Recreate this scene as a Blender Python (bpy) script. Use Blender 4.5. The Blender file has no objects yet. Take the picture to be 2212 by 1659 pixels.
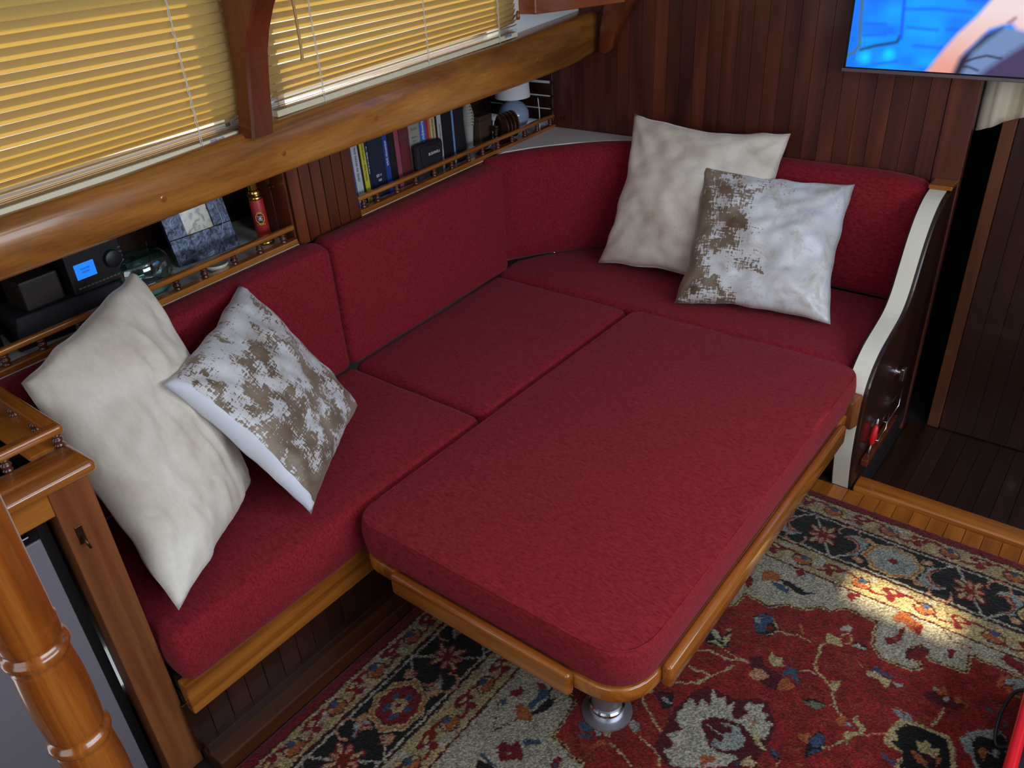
import bpy, bmesh, math, random
import numpy as np
from mathutils import Vector, Matrix, noise as mnoise
random.seed(7)
SC = bpy.context.scene
COL = SC.collection
pi = math.pi

# ------------------------------------------------------------------ camera
cam_d = bpy.data.cameras.new('camera')
cam = bpy.data.objects.new('camera', cam_d); COL.objects.link(cam)
CX, CY, CZ, YAW, PITCH, ROLL, FPX = 2.142, -2.8515, 1.799, 0.6934, -0.5408, -0.0649, 1742.35
fw = Vector((-math.sin(YAW)*math.cos(PITCH), math.cos(YAW)*math.cos(PITCH), math.sin(PITCH)))
rt = Vector((math.cos(YAW), math.sin(YAW), 0)); up = rt.cross(fw)
r2 = rt*math.cos(ROLL)+up*math.sin(ROLL); u2 = -rt*math.sin(ROLL)+up*math.cos(ROLL)
cam.matrix_world = Matrix(((r2.x, u2.x, -fw.x, CX), (r2.y, u2.y, -fw.y, CY), (r2.z, u2.z, -fw.z, CZ), (0, 0, 0, 1)))
cam_d.sensor_fit = 'HORIZONTAL'; cam_d.sensor_width = 36.0; cam_d.lens = 36.0*FPX/2212.0
cam_d.clip_start = 0.02; cam_d.clip_end = 60
SC.camera = cam

# ------------------------------------------------------------------ world, sun, daylight, exposure
SC.view_settings.view_transform = 'Standard'; SC.view_settings.look = 'None'
SC.view_settings.gamma = 1.0; SC.view_settings.use_curve_mapping = False
SC.view_settings.exposure = 0.18
W = bpy.data.worlds.new('sky'); SC.world = W; W.use_nodes = True
bg = W.node_tree.nodes['Background']; bg.inputs[0].default_value = (0.86, 0.93, 1.0, 1); bg.inputs[1].default_value = 1.6
def light(name, kind, loc, target, energy, color, sx=1, sy=1, angle=None):
    d = bpy.data.lights.new(name, kind); d.energy = energy; d.color = color
    if kind == 'AREA': d.shape = 'RECTANGLE'; d.size = sx; d.size_y = sy
    if angle is not None: d.angle = angle
    o = bpy.data.objects.new(name, d); COL.objects.link(o); o.location = loc
    o.rotation_euler = (Vector(target)-Vector(loc)).to_track_quat('-Z', 'Y').to_euler()
    return o
SUN_DIR = Vector((0.35, -0.20, -0.915)).normalized()
light('sun', 'SUN', (-4, 1.5, 6), Vector((-4, 1.5, 6))+SUN_DIR, 16.0, (1.0, 0.84, 0.54), angle=math.radians(2.4))
light('daylight_starboard_windows', 'AREA', (3.46, -1.7, 1.5), (0.9, -1.3, 0.62), 32, (0.80, 0.90, 1.0), 2.6, 0.62)
light('daylight_aft_door', 'AREA', (1.9, -4.55, 1.35), (1.1, -0.8, 0.6), 3.5, (0.86, 0.93, 1.0), 1.3, 1.2)
light('added_overhead_fill', 'AREA', (2.25, -1.55, 2.04), (2.25, -1.55, 0.0), 6, (0.92, 0.96, 1.0), 0.6, 0.6)  # overhead lamp added to brighten upward faces; the ceiling has no opening above it

# ------------------------------------------------------------------ helpers: nodes and materials
def srgb(r, g, b):
    f = lambda c: (c/255/12.92) if c/255 <= 0.04045 else ((c/255+0.055)/1.055)**2.4
    return (f(r), f(g), f(b), 1.0)
MATS = {}
class NT:
    def __init__(s, name):
        m = bpy.data.materials.new(name); m.use_nodes = True; s.m = m; s.t = m.node_tree
        s.b = s.t.nodes['Principled BSDF']; s.out = s.t.nodes['Material Output']; MATS[name] = m
    def n(s, typ, **kw):
        x = s.t.nodes.new(typ)
        for k, v in kw.items():
            if k in x.inputs.keys(): x.inputs[k].default_value = v
            else: setattr(x, k, v)
        return x
    def l(s, a, b): s.t.links.new(a, b)
    def ramp(s, fac, stops, interp='LINEAR'):
        r = s.n('ShaderNodeValToRGB'); r.color_ramp.interpolation = interp
        e = r.color_ramp.elements
        while len(e) < len(stops): e.new(0.5)
        for i, (p, c) in enumerate(stops): e[i].position = p; e[i].color = c
        s.l(fac, r.inputs[0]); return r.outputs[0]
    def coords(s, scale=(1, 1, 1), rot=(0, 0, 0), kind='Object', rnd=False):
        tc = s.n('ShaderNodeTexCoord'); mp = s.n('ShaderNodeMapping')
        mp.inputs['Scale'].default_value = scale; mp.inputs['Rotation'].default_value = rot
        src = tc.outputs[kind]
        if rnd:
            oi = s.n('ShaderNodeObjectInfo'); ml = s.n('ShaderNodeMath', operation='MULTIPLY'); ml.inputs[1].default_value = 37.0
            s.l(oi.outputs['Random'], ml.inputs[0])
            va = s.n('ShaderNodeVectorMath', operation='ADD'); s.l(src, va.inputs[0]); s.l(ml.outputs[0], va.inputs[1]); src = va.outputs[0]
        s.l(src, mp.inputs[0]); return mp.outputs[0]
    def noise(s, vec, scale, detail=3, dist=0.0, rough=0.55):
        x = s.n('ShaderNodeTexNoise'); x.inputs['Scale'].default_value = scale; x.inputs['Detail'].default_value = detail
        x.inputs['Distortion'].default_value = dist; x.inputs['Roughness'].default_value = rough
        s.l(vec, x.inputs['Vector']); return x.outputs['Fac']
    def mul(s, col, fac, lo, hi):
        mr = s.n('ShaderNodeMapRange'); mr.inputs['To Min'].default_value = lo; mr.inputs['To Max'].default_value = hi
        s.l(fac, mr.inputs['Value'])
        mx = s.n('ShaderNodeMix', data_type='RGBA', blend_type='MULTIPLY'); mx.inputs[0].default_value = 1.0
        s.l(col, mx.inputs[6]); s.l(mr.outputs[0], mx.inputs[7]); return mx.outputs[2]
    def mix(s, fac, a, b):
        mx = s.n('ShaderNodeMix', data_type='RGBA')
        s.l(fac, mx.inputs[0])
        for v, i in ((a, 6), (b, 7)):
            if isinstance(v, tuple): mx.inputs[i].default_value = v
            else: s.l(v, mx.inputs[i])
        return mx.outputs[2]
    def bump(s, h, strength=0.3, dist=0.01):
        b = s.n('ShaderNodeBump'); b.inputs['Strength'].default_value = strength; b.inputs['Distance'].default_value = dist
        s.l(h, b.inputs['Height']); s.l(b.outputs[0], s.b.inputs['Normal'])
def set_in(b, **kw):
    for k, v in kw.items():
        k = k.replace('_', ' ')
        if k in b.inputs.keys(): b.inputs[k].default_value = v
def plain(name, col, rough=0.5, metal=0.0, coat=0.0, emit=None, var=0.0, **kw):
    t = NT(name); t.b.inputs['Base Color'].default_value = col
    set_in(t.b, Roughness=rough, Metallic=metal, Coat_Weight=coat, Coat_Roughness=0.12, **kw)
    if var:
        f = t.noise(t.coords(), 9, 4); c = t.n('ShaderNodeRGB'); c.outputs[0].default_value = col
        t.l(t.mul(c.outputs[0], f, 1-var, 1+var), t.b.inputs['Base Color'])
    if emit: t.b.inputs['Emission Color'].default_value = emit[0]; t.b.inputs['Emission Strength'].default_value = emit[1]
    return t.m
def wood(name, dark, mid, lite, axis='y', rough=0.3, coat=0.35, freq=16, rnd=True, var=0.22, streak=0.5, bump=0.05):
    t = NT(name)
    sc = {'x': (1.1, freq, freq), 'y': (freq, 1.1, freq), 'z': (freq, freq, 1.1)}[axis]
    v = t.coords(sc, rnd=rnd)
    f1 = t.noise(v, 1.0, 5, 0.9)
    col = t.ramp(f1, [(0.28, dark), (0.5, mid), (0.74, lite)])
    sc2 = {'x': (7.0, 190, 190), 'y': (190, 7.0, 190), 'z': (190, 190, 7.0)}[axis]
    f2 = t.noise(t.coords(sc2, rnd=rnd), 1.0, 5, 0.6, 0.62)
    col = t.mul(col, f2, 1-streak*0.55, 1+streak*0.45)
    if rnd:
        oi = t.n('ShaderNodeObjectInfo'); col = t.mul(col, oi.outputs['Random'], 1-var, 1+var)
    t.l(col, t.b.inputs['Base Color'])
    set_in(t.b, Roughness=rough, Coat_Weight=coat, Coat_Roughness=0.10)
    if bump: t.bump(f2, bump, 0.004)
    return t.m

M = {}
M['beam'] = wood('varnished_teak', srgb(96, 52, 18), srgb(166, 106, 42), srgb(196, 136, 62), 'y', 0.3, 0.4, 7, var=0.03, streak=0.9)
M['trim'] = wood('varnished_trim', srgb(104, 56, 18), srgb(156, 90, 30), srgb(184, 116, 46), 'y', 0.24, 0.9, 18, var=0.08)
M['trimx'] = wood('varnished_trim_across', srgb(108, 58, 18), srgb(160, 92, 30), srgb(188, 118, 46), 'x', 0.24, 0.9, 18, var=0.08)
M['trimz'] = wood('varnished_upright', srgb(80, 42, 22), srgb(118, 66, 34), srgb(142, 86, 48), 'z', 0.34, 0.3, 18, var=0.08)
M['redwood'] = wood('mahogany_upright', srgb(66, 26, 12), srgb(100, 44, 22), srgb(124, 60, 32), 'z', 0.36, 0.25, 14, var=0.26)
M['bulk'] = wood('dark_mahogany', srgb(52, 22, 15), srgb(82, 37, 25), srgb(108, 52, 34), 'z', 0.42, 0.14, 12, var=0.12, streak=0.3)
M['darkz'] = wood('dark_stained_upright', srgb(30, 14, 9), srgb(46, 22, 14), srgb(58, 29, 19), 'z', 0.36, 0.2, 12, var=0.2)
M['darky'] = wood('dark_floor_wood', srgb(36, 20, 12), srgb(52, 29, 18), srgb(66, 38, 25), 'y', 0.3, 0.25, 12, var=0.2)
M['floor'] = wood('teak_floor', srgb(112, 58, 16), srgb(156, 88, 28), srgb(180, 112, 42), 'y', 0.34, 0.3, 20, var=0.16)
M['spindle'] = wood('turned_dark_wood', srgb(58, 26, 18), srgb(84, 42, 30), srgb(106, 58, 44), 'z', 0.24, 0.5, 20, var=0.1)
M['mull'] = wood('mahogany_frame', srgb(74, 30, 12), srgb(106, 46, 20), srgb(124, 60, 28), 'z', 0.34, 0.3, 14, var=0.05, streak=0.3)
M['bamboo'] = wood('carved_oak', srgb(84, 36, 8), srgb(140, 72, 20), srgb(178, 108, 42), 'z', 0.24, 0.6, 17, var=0.03, streak=0.9)
M['white'] = plain('white_laminate', srgb(228, 228, 224), 0.4, var=0.03)
M['edge'] = plain('cream_edge_band', srgb(226, 222, 206), 0.45, var=0.04)
M['paint'] = plain('white_paint', srgb(226, 230, 234), 0.45)
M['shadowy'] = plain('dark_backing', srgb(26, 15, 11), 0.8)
M['black'] = plain('black_plastic', srgb(20, 20, 24), 0.42)
M['blackcloth'] = plain('black_nylon', srgb(18, 19, 26), 0.75)
M['glossblack'] = plain('gloss_black', srgb(14, 14, 18), 0.14)
M['grey'] = plain('fridge_grey', srgb(122, 118, 128), 0.3, metal=0.1)
M['steel'] = plain('brushed_steel', srgb(176, 176, 182), 0.42, metal=0.9)
M['chrome'] = plain('chrome', srgb(215, 218, 224), 0.12, metal=1.0)
M['brass'] = plain('brass', srgb(196, 158, 84), 0.2, metal=1.0)
M['bronze'] = plain('dark_bronze', srgb(84, 66, 46), 0.32, metal=0.9)
M['redplastic'] = plain('red_plastic', srgb(206, 22, 34), 0.32)
M['redtube'] = plain('red_leather', srgb(176, 40, 46), 0.45)
M['cord'] = plain('white_cord', srgb(214, 216, 218), 0.6)
M['bcord'] = plain('black_cord', srgb(30, 32, 38), 0.5)
M['cream'] = plain('cream_ceramic', srgb(206, 208, 186), 0.25)
M['globe'] = plain('grey_blue_ceramic', srgb(146, 166, 192), 0.12, coat=0.6)
M['shade'] = plain('white_lamp_shade', srgb(222, 222, 228), 0.8)
M['twine'] = plain('pale_twine', srgb(170, 166, 158), 0.85, var=0.2)
M['browncarve'] = wood('carved_brown', srgb(40, 22, 10), srgb(66, 38, 18), srgb(90, 54, 26), 'y', 0.35, 0.3, 30, var=0.05)
M['gold'] = plain('gold_print', srgb(214, 190, 60), 0.5)
M['ink'] = plain('dark_print', srgb(24, 24, 34), 0.6)
M['whiteprint'] = plain('white_print', srgb(226, 230, 234), 0.6)
M['greyprint'] = plain('grey_print', srgb(92, 88, 78), 0.6)
M['blueprint'] = plain('blue_print', srgb(60, 96, 170), 0.6)
M['linen'] = plain('curtain_linen', srgb(206, 196, 172), 0.85, var=0.06)
M['paper'] = plain('book_paper', srgb(196, 190, 172), 0.85)

def red_fabric():
    t = NT('red_chenille')
    v = t.coords((70, 210, 150)); f = t.noise(v, 1.0, 5, 0.4, 0.65)
    f0 = t.noise(t.coords(), 5.0, 3)
    c = t.ramp(f, [(0.28, srgb(90, 16, 25)), (0.45, srgb(125, 26, 37)), (0.68, srgb(145, 38, 49))])
    c = t.mul(c, f0, 0.92, 1.07)
    t.l(c, t.b.inputs['Base Color']); set_in(t.b, Roughness=0.92, Sheen_Weight=0.12, Sheen_Roughness=0.5, Specular_IOR_Level=0.15)
    t.b.inputs['Sheen Tint'].default_value = (1.0, 0.45, 0.5, 1)
    t.bump(f, 0.25, 0.003); return t.m
M['red'] = red_fabric()
def velvet():
    t = NT('cream_velvet')
    f = t.noise(t.coords((1, 1, 1)), 5.5, 5, 0.6); g = t.noise(t.coords((60, 150, 60)), 1.0, 2)
    c = t.ramp(f, [(0.28, srgb(198, 184, 164)), (0.46, srgb(224, 215, 200)), (0.66, srgb(236, 230, 219))])
    c = t.mul(c, g, 0.9, 1.06); t.l(c, t.b.inputs['Base Color'])
    set_in(t.b, Roughness=0.7, Sheen_Weight=0.5, Sheen_Roughness=0.35, Specular_IOR_Level=0.25); t.bump(g, 0.12, 0.003); return t.m
M['velvet'] = velvet()
def satin(name, grad_dir, grad_off, grad_gain, sc=1.0):
    # off-white satin with a distressed taupe print; the print thins out along one direction of the cloth
    t = NT(name); tc = t.n('ShaderNodeTexCoord')
    def mp(scale, rot=0.0):
        m = t.n('ShaderNodeMapping'); m.inputs['Scale'].default_value = scale; m.inputs['Rotation'].default_value = (0, 0, rot)
        t.l(tc.outputs['UV'], m.inputs[0]); return m.outputs[0]
    big = t.noise(mp((4*sc, 4.6*sc, 1)), 1.0, 2, 0.2)
    hx = t.noise(mp((16*sc, 70*sc, 1)), 1.0, 4); vy = t.noise(mp((70*sc, 16*sc, 1)), 1.0, 4)
    ad = t.n('ShaderNodeMath', operation='ADD'); t.l(hx, ad.inputs[0]); t.l(vy, ad.inputs[1])
    m1 = t.n('ShaderNodeMath', operation='MULTIPLY_ADD'); m1.inputs[1].default_value = 0.55; t.l(ad.outputs[0], m1.inputs[0]); t.l(big, m1.inputs[2])
    sx = t.n('ShaderNodeSeparateXYZ'); t.l(tc.outputs['UV'], sx.inputs[0])
    g1 = t.n('ShaderNodeMath', operation='MULTIPLY'); g1.inputs[1].default_value = grad_dir[0]; t.l(sx.outputs[0], g1.inputs[0])
    g2 = t.n('ShaderNodeMath', operation='MULTIPLY_ADD'); g2.inputs[1].default_value = grad_dir[1]; t.l(sx.outputs[1], g2.inputs[0]); t.l(g1.outputs[0], g2.inputs[2])
    g3 = t.n('ShaderNodeMath', operation='MULTIPLY_ADD'); g3.inputs[1].default_value = grad_gain; t.l(g2.outputs[0], g3.inputs[0]); t.l(m1.outputs[0], g3.inputs[2])
    g4 = t.n('ShaderNodeMath', operation='ADD'); g4.inputs[1].default_value = grad_off; t.l(g3.outputs[0], g4.inputs[0])
    mask = t.ramp(g4.outputs[0], [(0.50, (0, 0, 0, 1)), (0.53, (1, 1, 1, 1))])
    soft = t.noise(mp((3, 3, 1)), 1.0, 4, 0.5)
    base = t.ramp(soft, [(0.3, srgb(200, 196, 194)), (0.6, srgb(222, 225, 232))])
    br = t.ramp(soft, [(0.35, srgb(100, 80, 60)), (0.65, srgb(150, 132, 112))])
    fine = t.noise(mp((46, 120, 1)), 1.0, 4, 0.3); base = t.mul(base, fine, 0.86, 1.08)
    haze = t.noise(mp((6.5, 5.5, 1)), 1.0, 6, 0.8, 0.7); hm = t.ramp(haze, [(0.50, (0, 0, 0, 1)), (0.62, (0.55, 0.55, 0.55, 1)), (0.80, (0.75, 0.75, 0.75, 1))])
    base = t.mix(hm, base, srgb(176, 164, 150))
    t.l(t.mix(mask, base, br), t.b.inputs['Base Color'])
    set_in(t.b, Roughness=0.46, Metallic=0.05, Sheen_Weight=0.25); 
    t.bump(soft, 0.15, 0.01); return t.m
M['satin_a'] = satin('satin_print_dense', (0.55, -0.35), -0.56, 0.30, 1.4)
M['satin_b'] = satin('satin_print_side', (-1.0, 0.0), -0.37, 0.62, 1.15)
M['satin_back'] = plain('white_satin', srgb(216, 220, 230), 0.45)
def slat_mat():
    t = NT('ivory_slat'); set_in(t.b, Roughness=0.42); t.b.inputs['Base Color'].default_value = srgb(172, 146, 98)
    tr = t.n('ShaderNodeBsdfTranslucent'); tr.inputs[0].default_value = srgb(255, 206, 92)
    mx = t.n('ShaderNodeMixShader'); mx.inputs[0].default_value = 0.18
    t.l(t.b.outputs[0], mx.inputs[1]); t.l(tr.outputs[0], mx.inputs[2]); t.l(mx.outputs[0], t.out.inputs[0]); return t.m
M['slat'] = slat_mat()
M['rail_ivory'] = plain('ivory_rail', srgb(226, 218, 190), 0.4)
def pane_mat(name, tint, gloss=0.06):
    t = NT(name); tp = t.n('ShaderNodeBsdfTransparent'); tp.inputs[0].default_value = tint
    gl = t.n('ShaderNodeBsdfGlossy'); gl.inputs['Roughness'].default_value = 0.03
    mx = t.n('ShaderNodeMixShader'); lw = t.n('ShaderNodeLayerWeight'); lw.inputs[0].default_value = 0.3
    mr = t.n('ShaderNodeMapRange'); mr.inputs['To Min'].default_value = gloss; mr.inputs['To Max'].default_value = 0.6
    t.l(lw.outputs['Facing'], mr.inputs[0]); t.l(mr.outputs[0], mx.inputs[0])
    t.l(tp.outputs[0], mx.inputs[1]); t.l(gl.outputs[0], mx.inputs[2]); t.l(mx.outputs[0], t.out.inputs[0]); return t.m
M['pane'] = pane_mat('window_pane', (0.93, 0.96, 0.97, 1))
M['jar'] = pane_mat('green_jar_glass', (0.55, 0.82, 0.78, 1), 0.14)
def attr_mat(name, rough, emit=0.0, sheen=0.0):
    t = NT(name); a = t.n('ShaderNodeVertexColor'); a.layer_name = 'col'
    if emit:
        t.b.inputs['Base Color'].default_value = (0.01, 0.01, 0.01, 1)
        t.l(a.outputs[0], t.b.inputs['Emission Color']); t.b.inputs['Emission Strength'].default_value = emit
        set_in(t.b, Roughness=rough)
    else:
        f = t.noise(t.coords(), 260, 2); t.l(t.mul(a.outputs[0], f, 0.5, 1.5), t.b.inputs['Base Color'])
        set_in(t.b, Roughness=rough, Sheen_Weight=sheen, Specular_IOR_Level=0.1); t.bump(f, 0.6, 0.006)
    return t.m
M['rug'] = attr_mat('woven_rug', 0.95, sheen=0.15)
M['screen'] = attr_mat('tv_picture', 0.3, emit=0.95)
M['bluelcd'] = plain('blue_lcd', srgb(8, 30, 90), 0.3, emit=(srgb(30, 120, 255), 1.1))
def frame_mat():
    t = NT('pewter_frame'); f = t.noise(t.coords(), 60, 5, 0.8)
    t.l(t.ramp(f, [(0.35, srgb(22, 26, 36)), (0.65, srgb(76, 86, 106))]), t.b.inputs['Base Color']); set_in(t.b, Roughness=0.3, Metallic=0.7); t.bump(f, 0.3, 0.003); return t.m
M['pewter'] = frame_mat()
def photo_mat():
    t = NT('sepia_photo'); f = t.noise(t.coords((30, 30, 30)), 1.0, 4, 1.0)
    t.l(t.ramp(f, [(0.42, srgb(74, 50, 50)), (0.5, srgb(176, 168, 146)), (0.8, srgb(214, 208, 188))]), t.b.inputs['Base Color']); set_in(t.b, Roughness=0.12); return t.m
M['photo'] = photo_mat()

# ------------------------------------------------------------------ helpers: meshes and objects
def tag(o, label=None, cat=None, group=None, kind=None):
    if label: o['label'] = label
    if cat: o['category'] = cat
    if group: o['group'] = group
    if kind: o['kind'] = kind
    return o
def wloc(o):
    v = Vector((0, 0, 0))
    while o: v += o.location; o = o.parent
    return v
def link(name, me, m, parent=None, base=None, smooth=None):
    """link a mesh given in world coordinates; base = the object's own origin (top-level) """
    o = bpy.data.objects.new(name, me); COL.objects.link(o)
    off = wloc(parent) if parent else Vector(base or (0, 0, 0))
    me.transform(Matrix.Translation(-off))
    if parent: o.parent = parent
    else: o.location = off
    if m is not None and not me.materials:
        me.materials.append(M[m] if isinstance(m, str) else m)
    if smooth:
        me.shade_smooth()
        if smooth is not True: me.set_sharp_from_angle(angle=math.radians(smooth))
    return o
def empty(name, loc, label, cat, group=None, kind=None):
    o = bpy.data.objects.new(name, None); COL.objects.link(o); o.location = loc; o.empty_display_size = 0.05
    return tag(o, label, cat, group, kind)
def bmesh_to(bm, name='m'):
    me = bpy.data.meshes.new(name); bm.normal_update(); bm.to_mesh(me); bm.free(); return me
def mk(verts, faces, name='m'):
    me = bpy.data.meshes.new(name); me.from_pydata([tuple(v) for v in verts], [], faces); me.update(); return me
def hexa(c8, bevel=0.0, seg=2):
    """box from 8 corners: bottom ring 0-3 (ccw), top ring 4-7"""
    bm = bmesh.new(); v = [bm.verts.new(Vector(c)) for c in c8]
    for f in ((3, 2, 1, 0), (4, 5, 6, 7), (0, 1, 5, 4), (1, 2, 6, 5), (2, 3, 7, 6), (3, 0, 4, 7)): bm.faces.new([v[i] for i in f])
    bmesh.ops.recalc_face_normals(bm, faces=bm.faces)
    if bevel: bmesh.ops.bevel(bm, geom=list(bm.edges), offset=bevel, segments=seg, profile=0.5, affect='EDGES')
    return bmesh_to(bm)
def box(x0, x1, y0, y1, z0, z1, bevel=0.0, seg=2):
    return hexa([(x0, y0, z0), (x1, y0, z0), (x1, y1, z0), (x0, y1, z0), (x0, y0, z1), (x1, y0, z1), (x1, y1, z1), (x0, y1, z1)], bevel, seg)
# the port side of the cabin runs at a small angle: u inboard from the shelf edge, v aft from the bulkhead
HK = 0.07; HL = math.hypot(1, HK); HO = Vector((-0.02, 0.18, 0)); HN = Vector((1, HK, 0))/HL; HD = Vector((HK, -1, 0))/HL
def H(u, v, z): return HO+HN*u+HD*v+Vector((0, 0, z))
HROT = math.atan2(HN.y, HN.x)
def hbox(u0, u1, v0, v1, z0, z1, bevel=0.0, seg=2):
    return hexa([H(u0, v1, z0), H(u1, v1, z0), H(u1, v0, z0), H(u0, v0, z0), H(u0, v1, z1), H(u1, v1, z1), H(u1, v0, z1), H(u0, v0, z1)], bevel, seg)
def join(*mes):
    bm = bmesh.new()
    for m in mes: bm.from_mesh(m); bpy.data.meshes.remove(m)
    return bmesh_to(bm)
def frame_of(d):
    d = Vector(d).normalized(); a = Vector((0, 0, 1)) if abs(d.z) < 0.9 else Vector((1, 0, 0))
    x = d.cross(a).normalized(); return x, x.cross(d).normalized()
def tube(pts, r, seg=10, closed=False, caps=True):
    pts = [Vector(p) for p in pts]; n = len(pts); V = []; F = []
    rr = r if isinstance(r, (list, tuple)) else [r]*n
    x = None
    for i, p in enumerate(pts):
        a = pts[i-1] if (i or closed) else p; b = pts[(i+1) % n] if (i < n-1 or closed) else p
        d = (b-a).normalized()
        if x is None: x, y = frame_of(d)
        else:
            x = (x-d*x.dot(d)).normalized(); y = d.cross(x)
        for k in range(seg):
            an = 2*pi*k/seg; V.append(p+(x*math.cos(an)+y*math.sin(an))*rr[i])
    m = n if closed else n-1
    for i in range(m):
        for k in range(seg):
            a = i*seg+k; b = i*seg+(k+1) % seg; c = ((i+1) % n)*seg+(k+1) % seg; d_ = ((i+1) % n)*seg+k
            F.append((a, b, c, d_))
    if caps and not closed: F.append(tuple(range(seg-1, -1, -1))); F.append(tuple((n-1)*seg+k for k in range(seg)))
    me = mk(V, F); bm = bmesh.new(); bm.from_mesh(me); bmesh.ops.recalc_face_normals(bm, faces=bm.faces); bm.to_mesh(me); bm.free(); return me
def lathe(base, axis, prof, seg=24, sx=1.0, sy=1.0, xdir=None):
    """prof: list of (radius, height) along axis from base"""
    base = Vector(base); d = Vector(axis).normalized(); x, y = frame_of(d)
    if xdir is not None: x = Vector(xdir).normalized(); y = d.cross(x)
    V = []; F = []
    for r, h in prof:
        for k in range(seg):
            an = 2*pi*k/seg; V.append(base+d*h+x*(math.cos(an)*r*sx)+y*(math.sin(an)*r*sy))
    n = len(prof)
    for i in range(n-1):
        for k in range(seg): F.append((i*seg+k, i*seg+(k+1) % seg, (i+1)*seg+(k+1) % seg, (i+1)*seg+k))
    F.append(tuple(range(seg-1, -1, -1))); F.append(tuple((n-1)*seg+k for k in range(seg)))
    return mk(V, F)
def prism(poly, origin, ex, ey, ez, h0, h1, bevel=0.0, seg=2):
    origin, ex, ey, ez = (Vector(a) for a in (origin, ex, ey, ez))
    bm = bmesh.new()
    a = [bm.verts.new(origin+ex*p[0]+ey*p[1]+ez*h0) for p in poly]; b = [bm.verts.new(origin+ex*p[0]+ey*p[1]+ez*h1) for p in poly]
    n = len(poly); bm.faces.new(a[::-1]); bm.faces.new(b)
    for i in range(n): bm.faces.new((a[i], a[(i+1) % n], b[(i+1) % n], b[i]))
    bmesh.ops.recalc_face_normals(bm, faces=bm.faces)
    if bevel:
        ed = [e for e in bm.edges if len(e.link_faces) == 2 and e.calc_face_angle(0) > 0.6]
        bmesh.ops.bevel(bm, geom=ed, offset=bevel, segments=seg, profile=0.5, affect='EDGES')
    return bmesh_to(bm)
def round_poly(pts, radii, n=7):
    """rounded polygon outline; pts ccw, radii per corner"""
    out = []; N = len(pts)
    for i in range(N):
        p = Vector((*pts[i], 0)); a = Vector((*pts[i-1], 0)); b = Vector((*pts[(i+1) % N], 0)); r = radii[i] if isinstance(radii, (list, tuple)) else radii
        d1 = (a-p).normalized(); d2 = (b-p).normalized(); ang = d1.angle(d2); t = r/math.tan(ang/2)
        s = p+d1*t; e = p+d2*t
        for k in range(n+1):
            q = k/n; out.append((((1-q)**2*s+2*q*(1-q)*p+q*q*e)).to_2d()[:])
    return out
def densify(poly, step):
    out = []
    for i in range(len(poly)):
        a = Vector(poly[i]); b = Vector(poly[(i+1) % len(poly)]); n = max(1, int((b-a).length/step))
        for k in range(n): out.append(tuple(a+(b-a)*k/n))
    return out
def cushion(outline, O, ex, ey, ez, h0, h1, r=0.03, crown=0.012, puff=0.006, jit=0.0015, sag=None):
    """padded slab over an outline (ccw in ex,ey), thickness along ez from h0 to h1"""
    O, ex, ey, ez = (Vector(a) for a in (O, ex, ey, ez))
    P = [Vector((*p, 0)) for p in densify(outline, 0.025)]; n = len(P)
    nor = []
    for i in range(n):
        d = (P[(i+1) % n]-P[i-1]).normalized(); nor.append(Vector((d.y, -d.x, 0)))
    cen = sum(P, Vector())/n; rings = []
    H_ = h1-h0
    prof = [(r, 0)]
    for k in range(1, 5): a = k/4*pi/2; prof.append((r*(1-math.sin(a)), r*(1-math.cos(a))))
    for k in (0.3, 0.5, 0.7): prof.append((-puff*math.sin(pi*k), r+(H_-2*r)*k))
    for k in range(0, 5): a = k/4*pi/2; prof.append((r*(1-math.cos(a)), H_-r+r*math.sin(a)))
    for ins, h in prof: rings.append([(P[i]-nor[i]*ins, h) for i in range(n)])
    for q in (0.08, 0.18, 0.3, 0.45, 0.62, 0.8, 0.93): rings.append([((P[i]-nor[i]*r)*(1-q)+cen*q, H_+crown*(1-(1-q)**2.2)) for i in range(n)])
    V = []; F = []
    for ri, R in enumerate(rings):
        for (p, h) in R:
            w = O+ex*p.x+ey*p.y+ez*(h0+h)
            if jit: w += ez*(mnoise.noise(w*9)*jit*2+mnoise.noise(w*23)*jit*0.7)
            V.append(w)
    for ri in range(len(rings)-1):
        for i in range(n): F.append((ri*n+i, ri*n+(i+1) % n, (ri+1)*n+(i+1) % n, (ri+1)*n+i))
    F.append(tuple(range(n-1, -1, -1))); V.append(O+ex*cen.x+ey*cen.y+ez*(h1+crown)); F += [((len(rings)-1)*n+i, (len(rings)-1)*n+(i+1) % n, len(V)-1) for i in range(n)]
    me = mk(V, F); bm = bmesh.new(); bm.from_mesh(me); bmesh.ops.recalc_face_normals(bm, faces=bm.faces); bm.to_mesh(me); bm.free(); return me
def text(name, s, size, origin, ex, ey, m, parent, depth=0.0006, font_scale_x=1.0):
    cu = bpy.data.curves.new('t', 'FONT'); cu.body = s; cu.size = size; cu.extrude = depth; cu.align_x = 'CENTER'; cu.align_y = 'CENTER'; cu.resolution_u = 2
    to = bpy.data.objects.new('t', cu); COL.objects.link(to)
    dg = bpy.context.evaluated_depsgraph_get(); me = bpy.data.meshes.new_from_object(to.evaluated_get(dg))
    bpy.data.objects.remove(to); bpy.data.curves.remove(cu)
    ex = Vector(ex).normalized(); ey = Vector(ey).normalized(); ez = ex.cross(ey)
    o = Vector(origin); mt = Matrix(((ex.x*font_scale_x, ey.x, ez.x, o.x), (ex.y*font_scale_x, ey.y, ez.y, o.y), (ex.z*font_scale_x, ey.z, ez.z, o.z), (0, 0, 0, 1)))
    me.transform(mt); me.materials.clear(); return link(name, me, m, parent)
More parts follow.
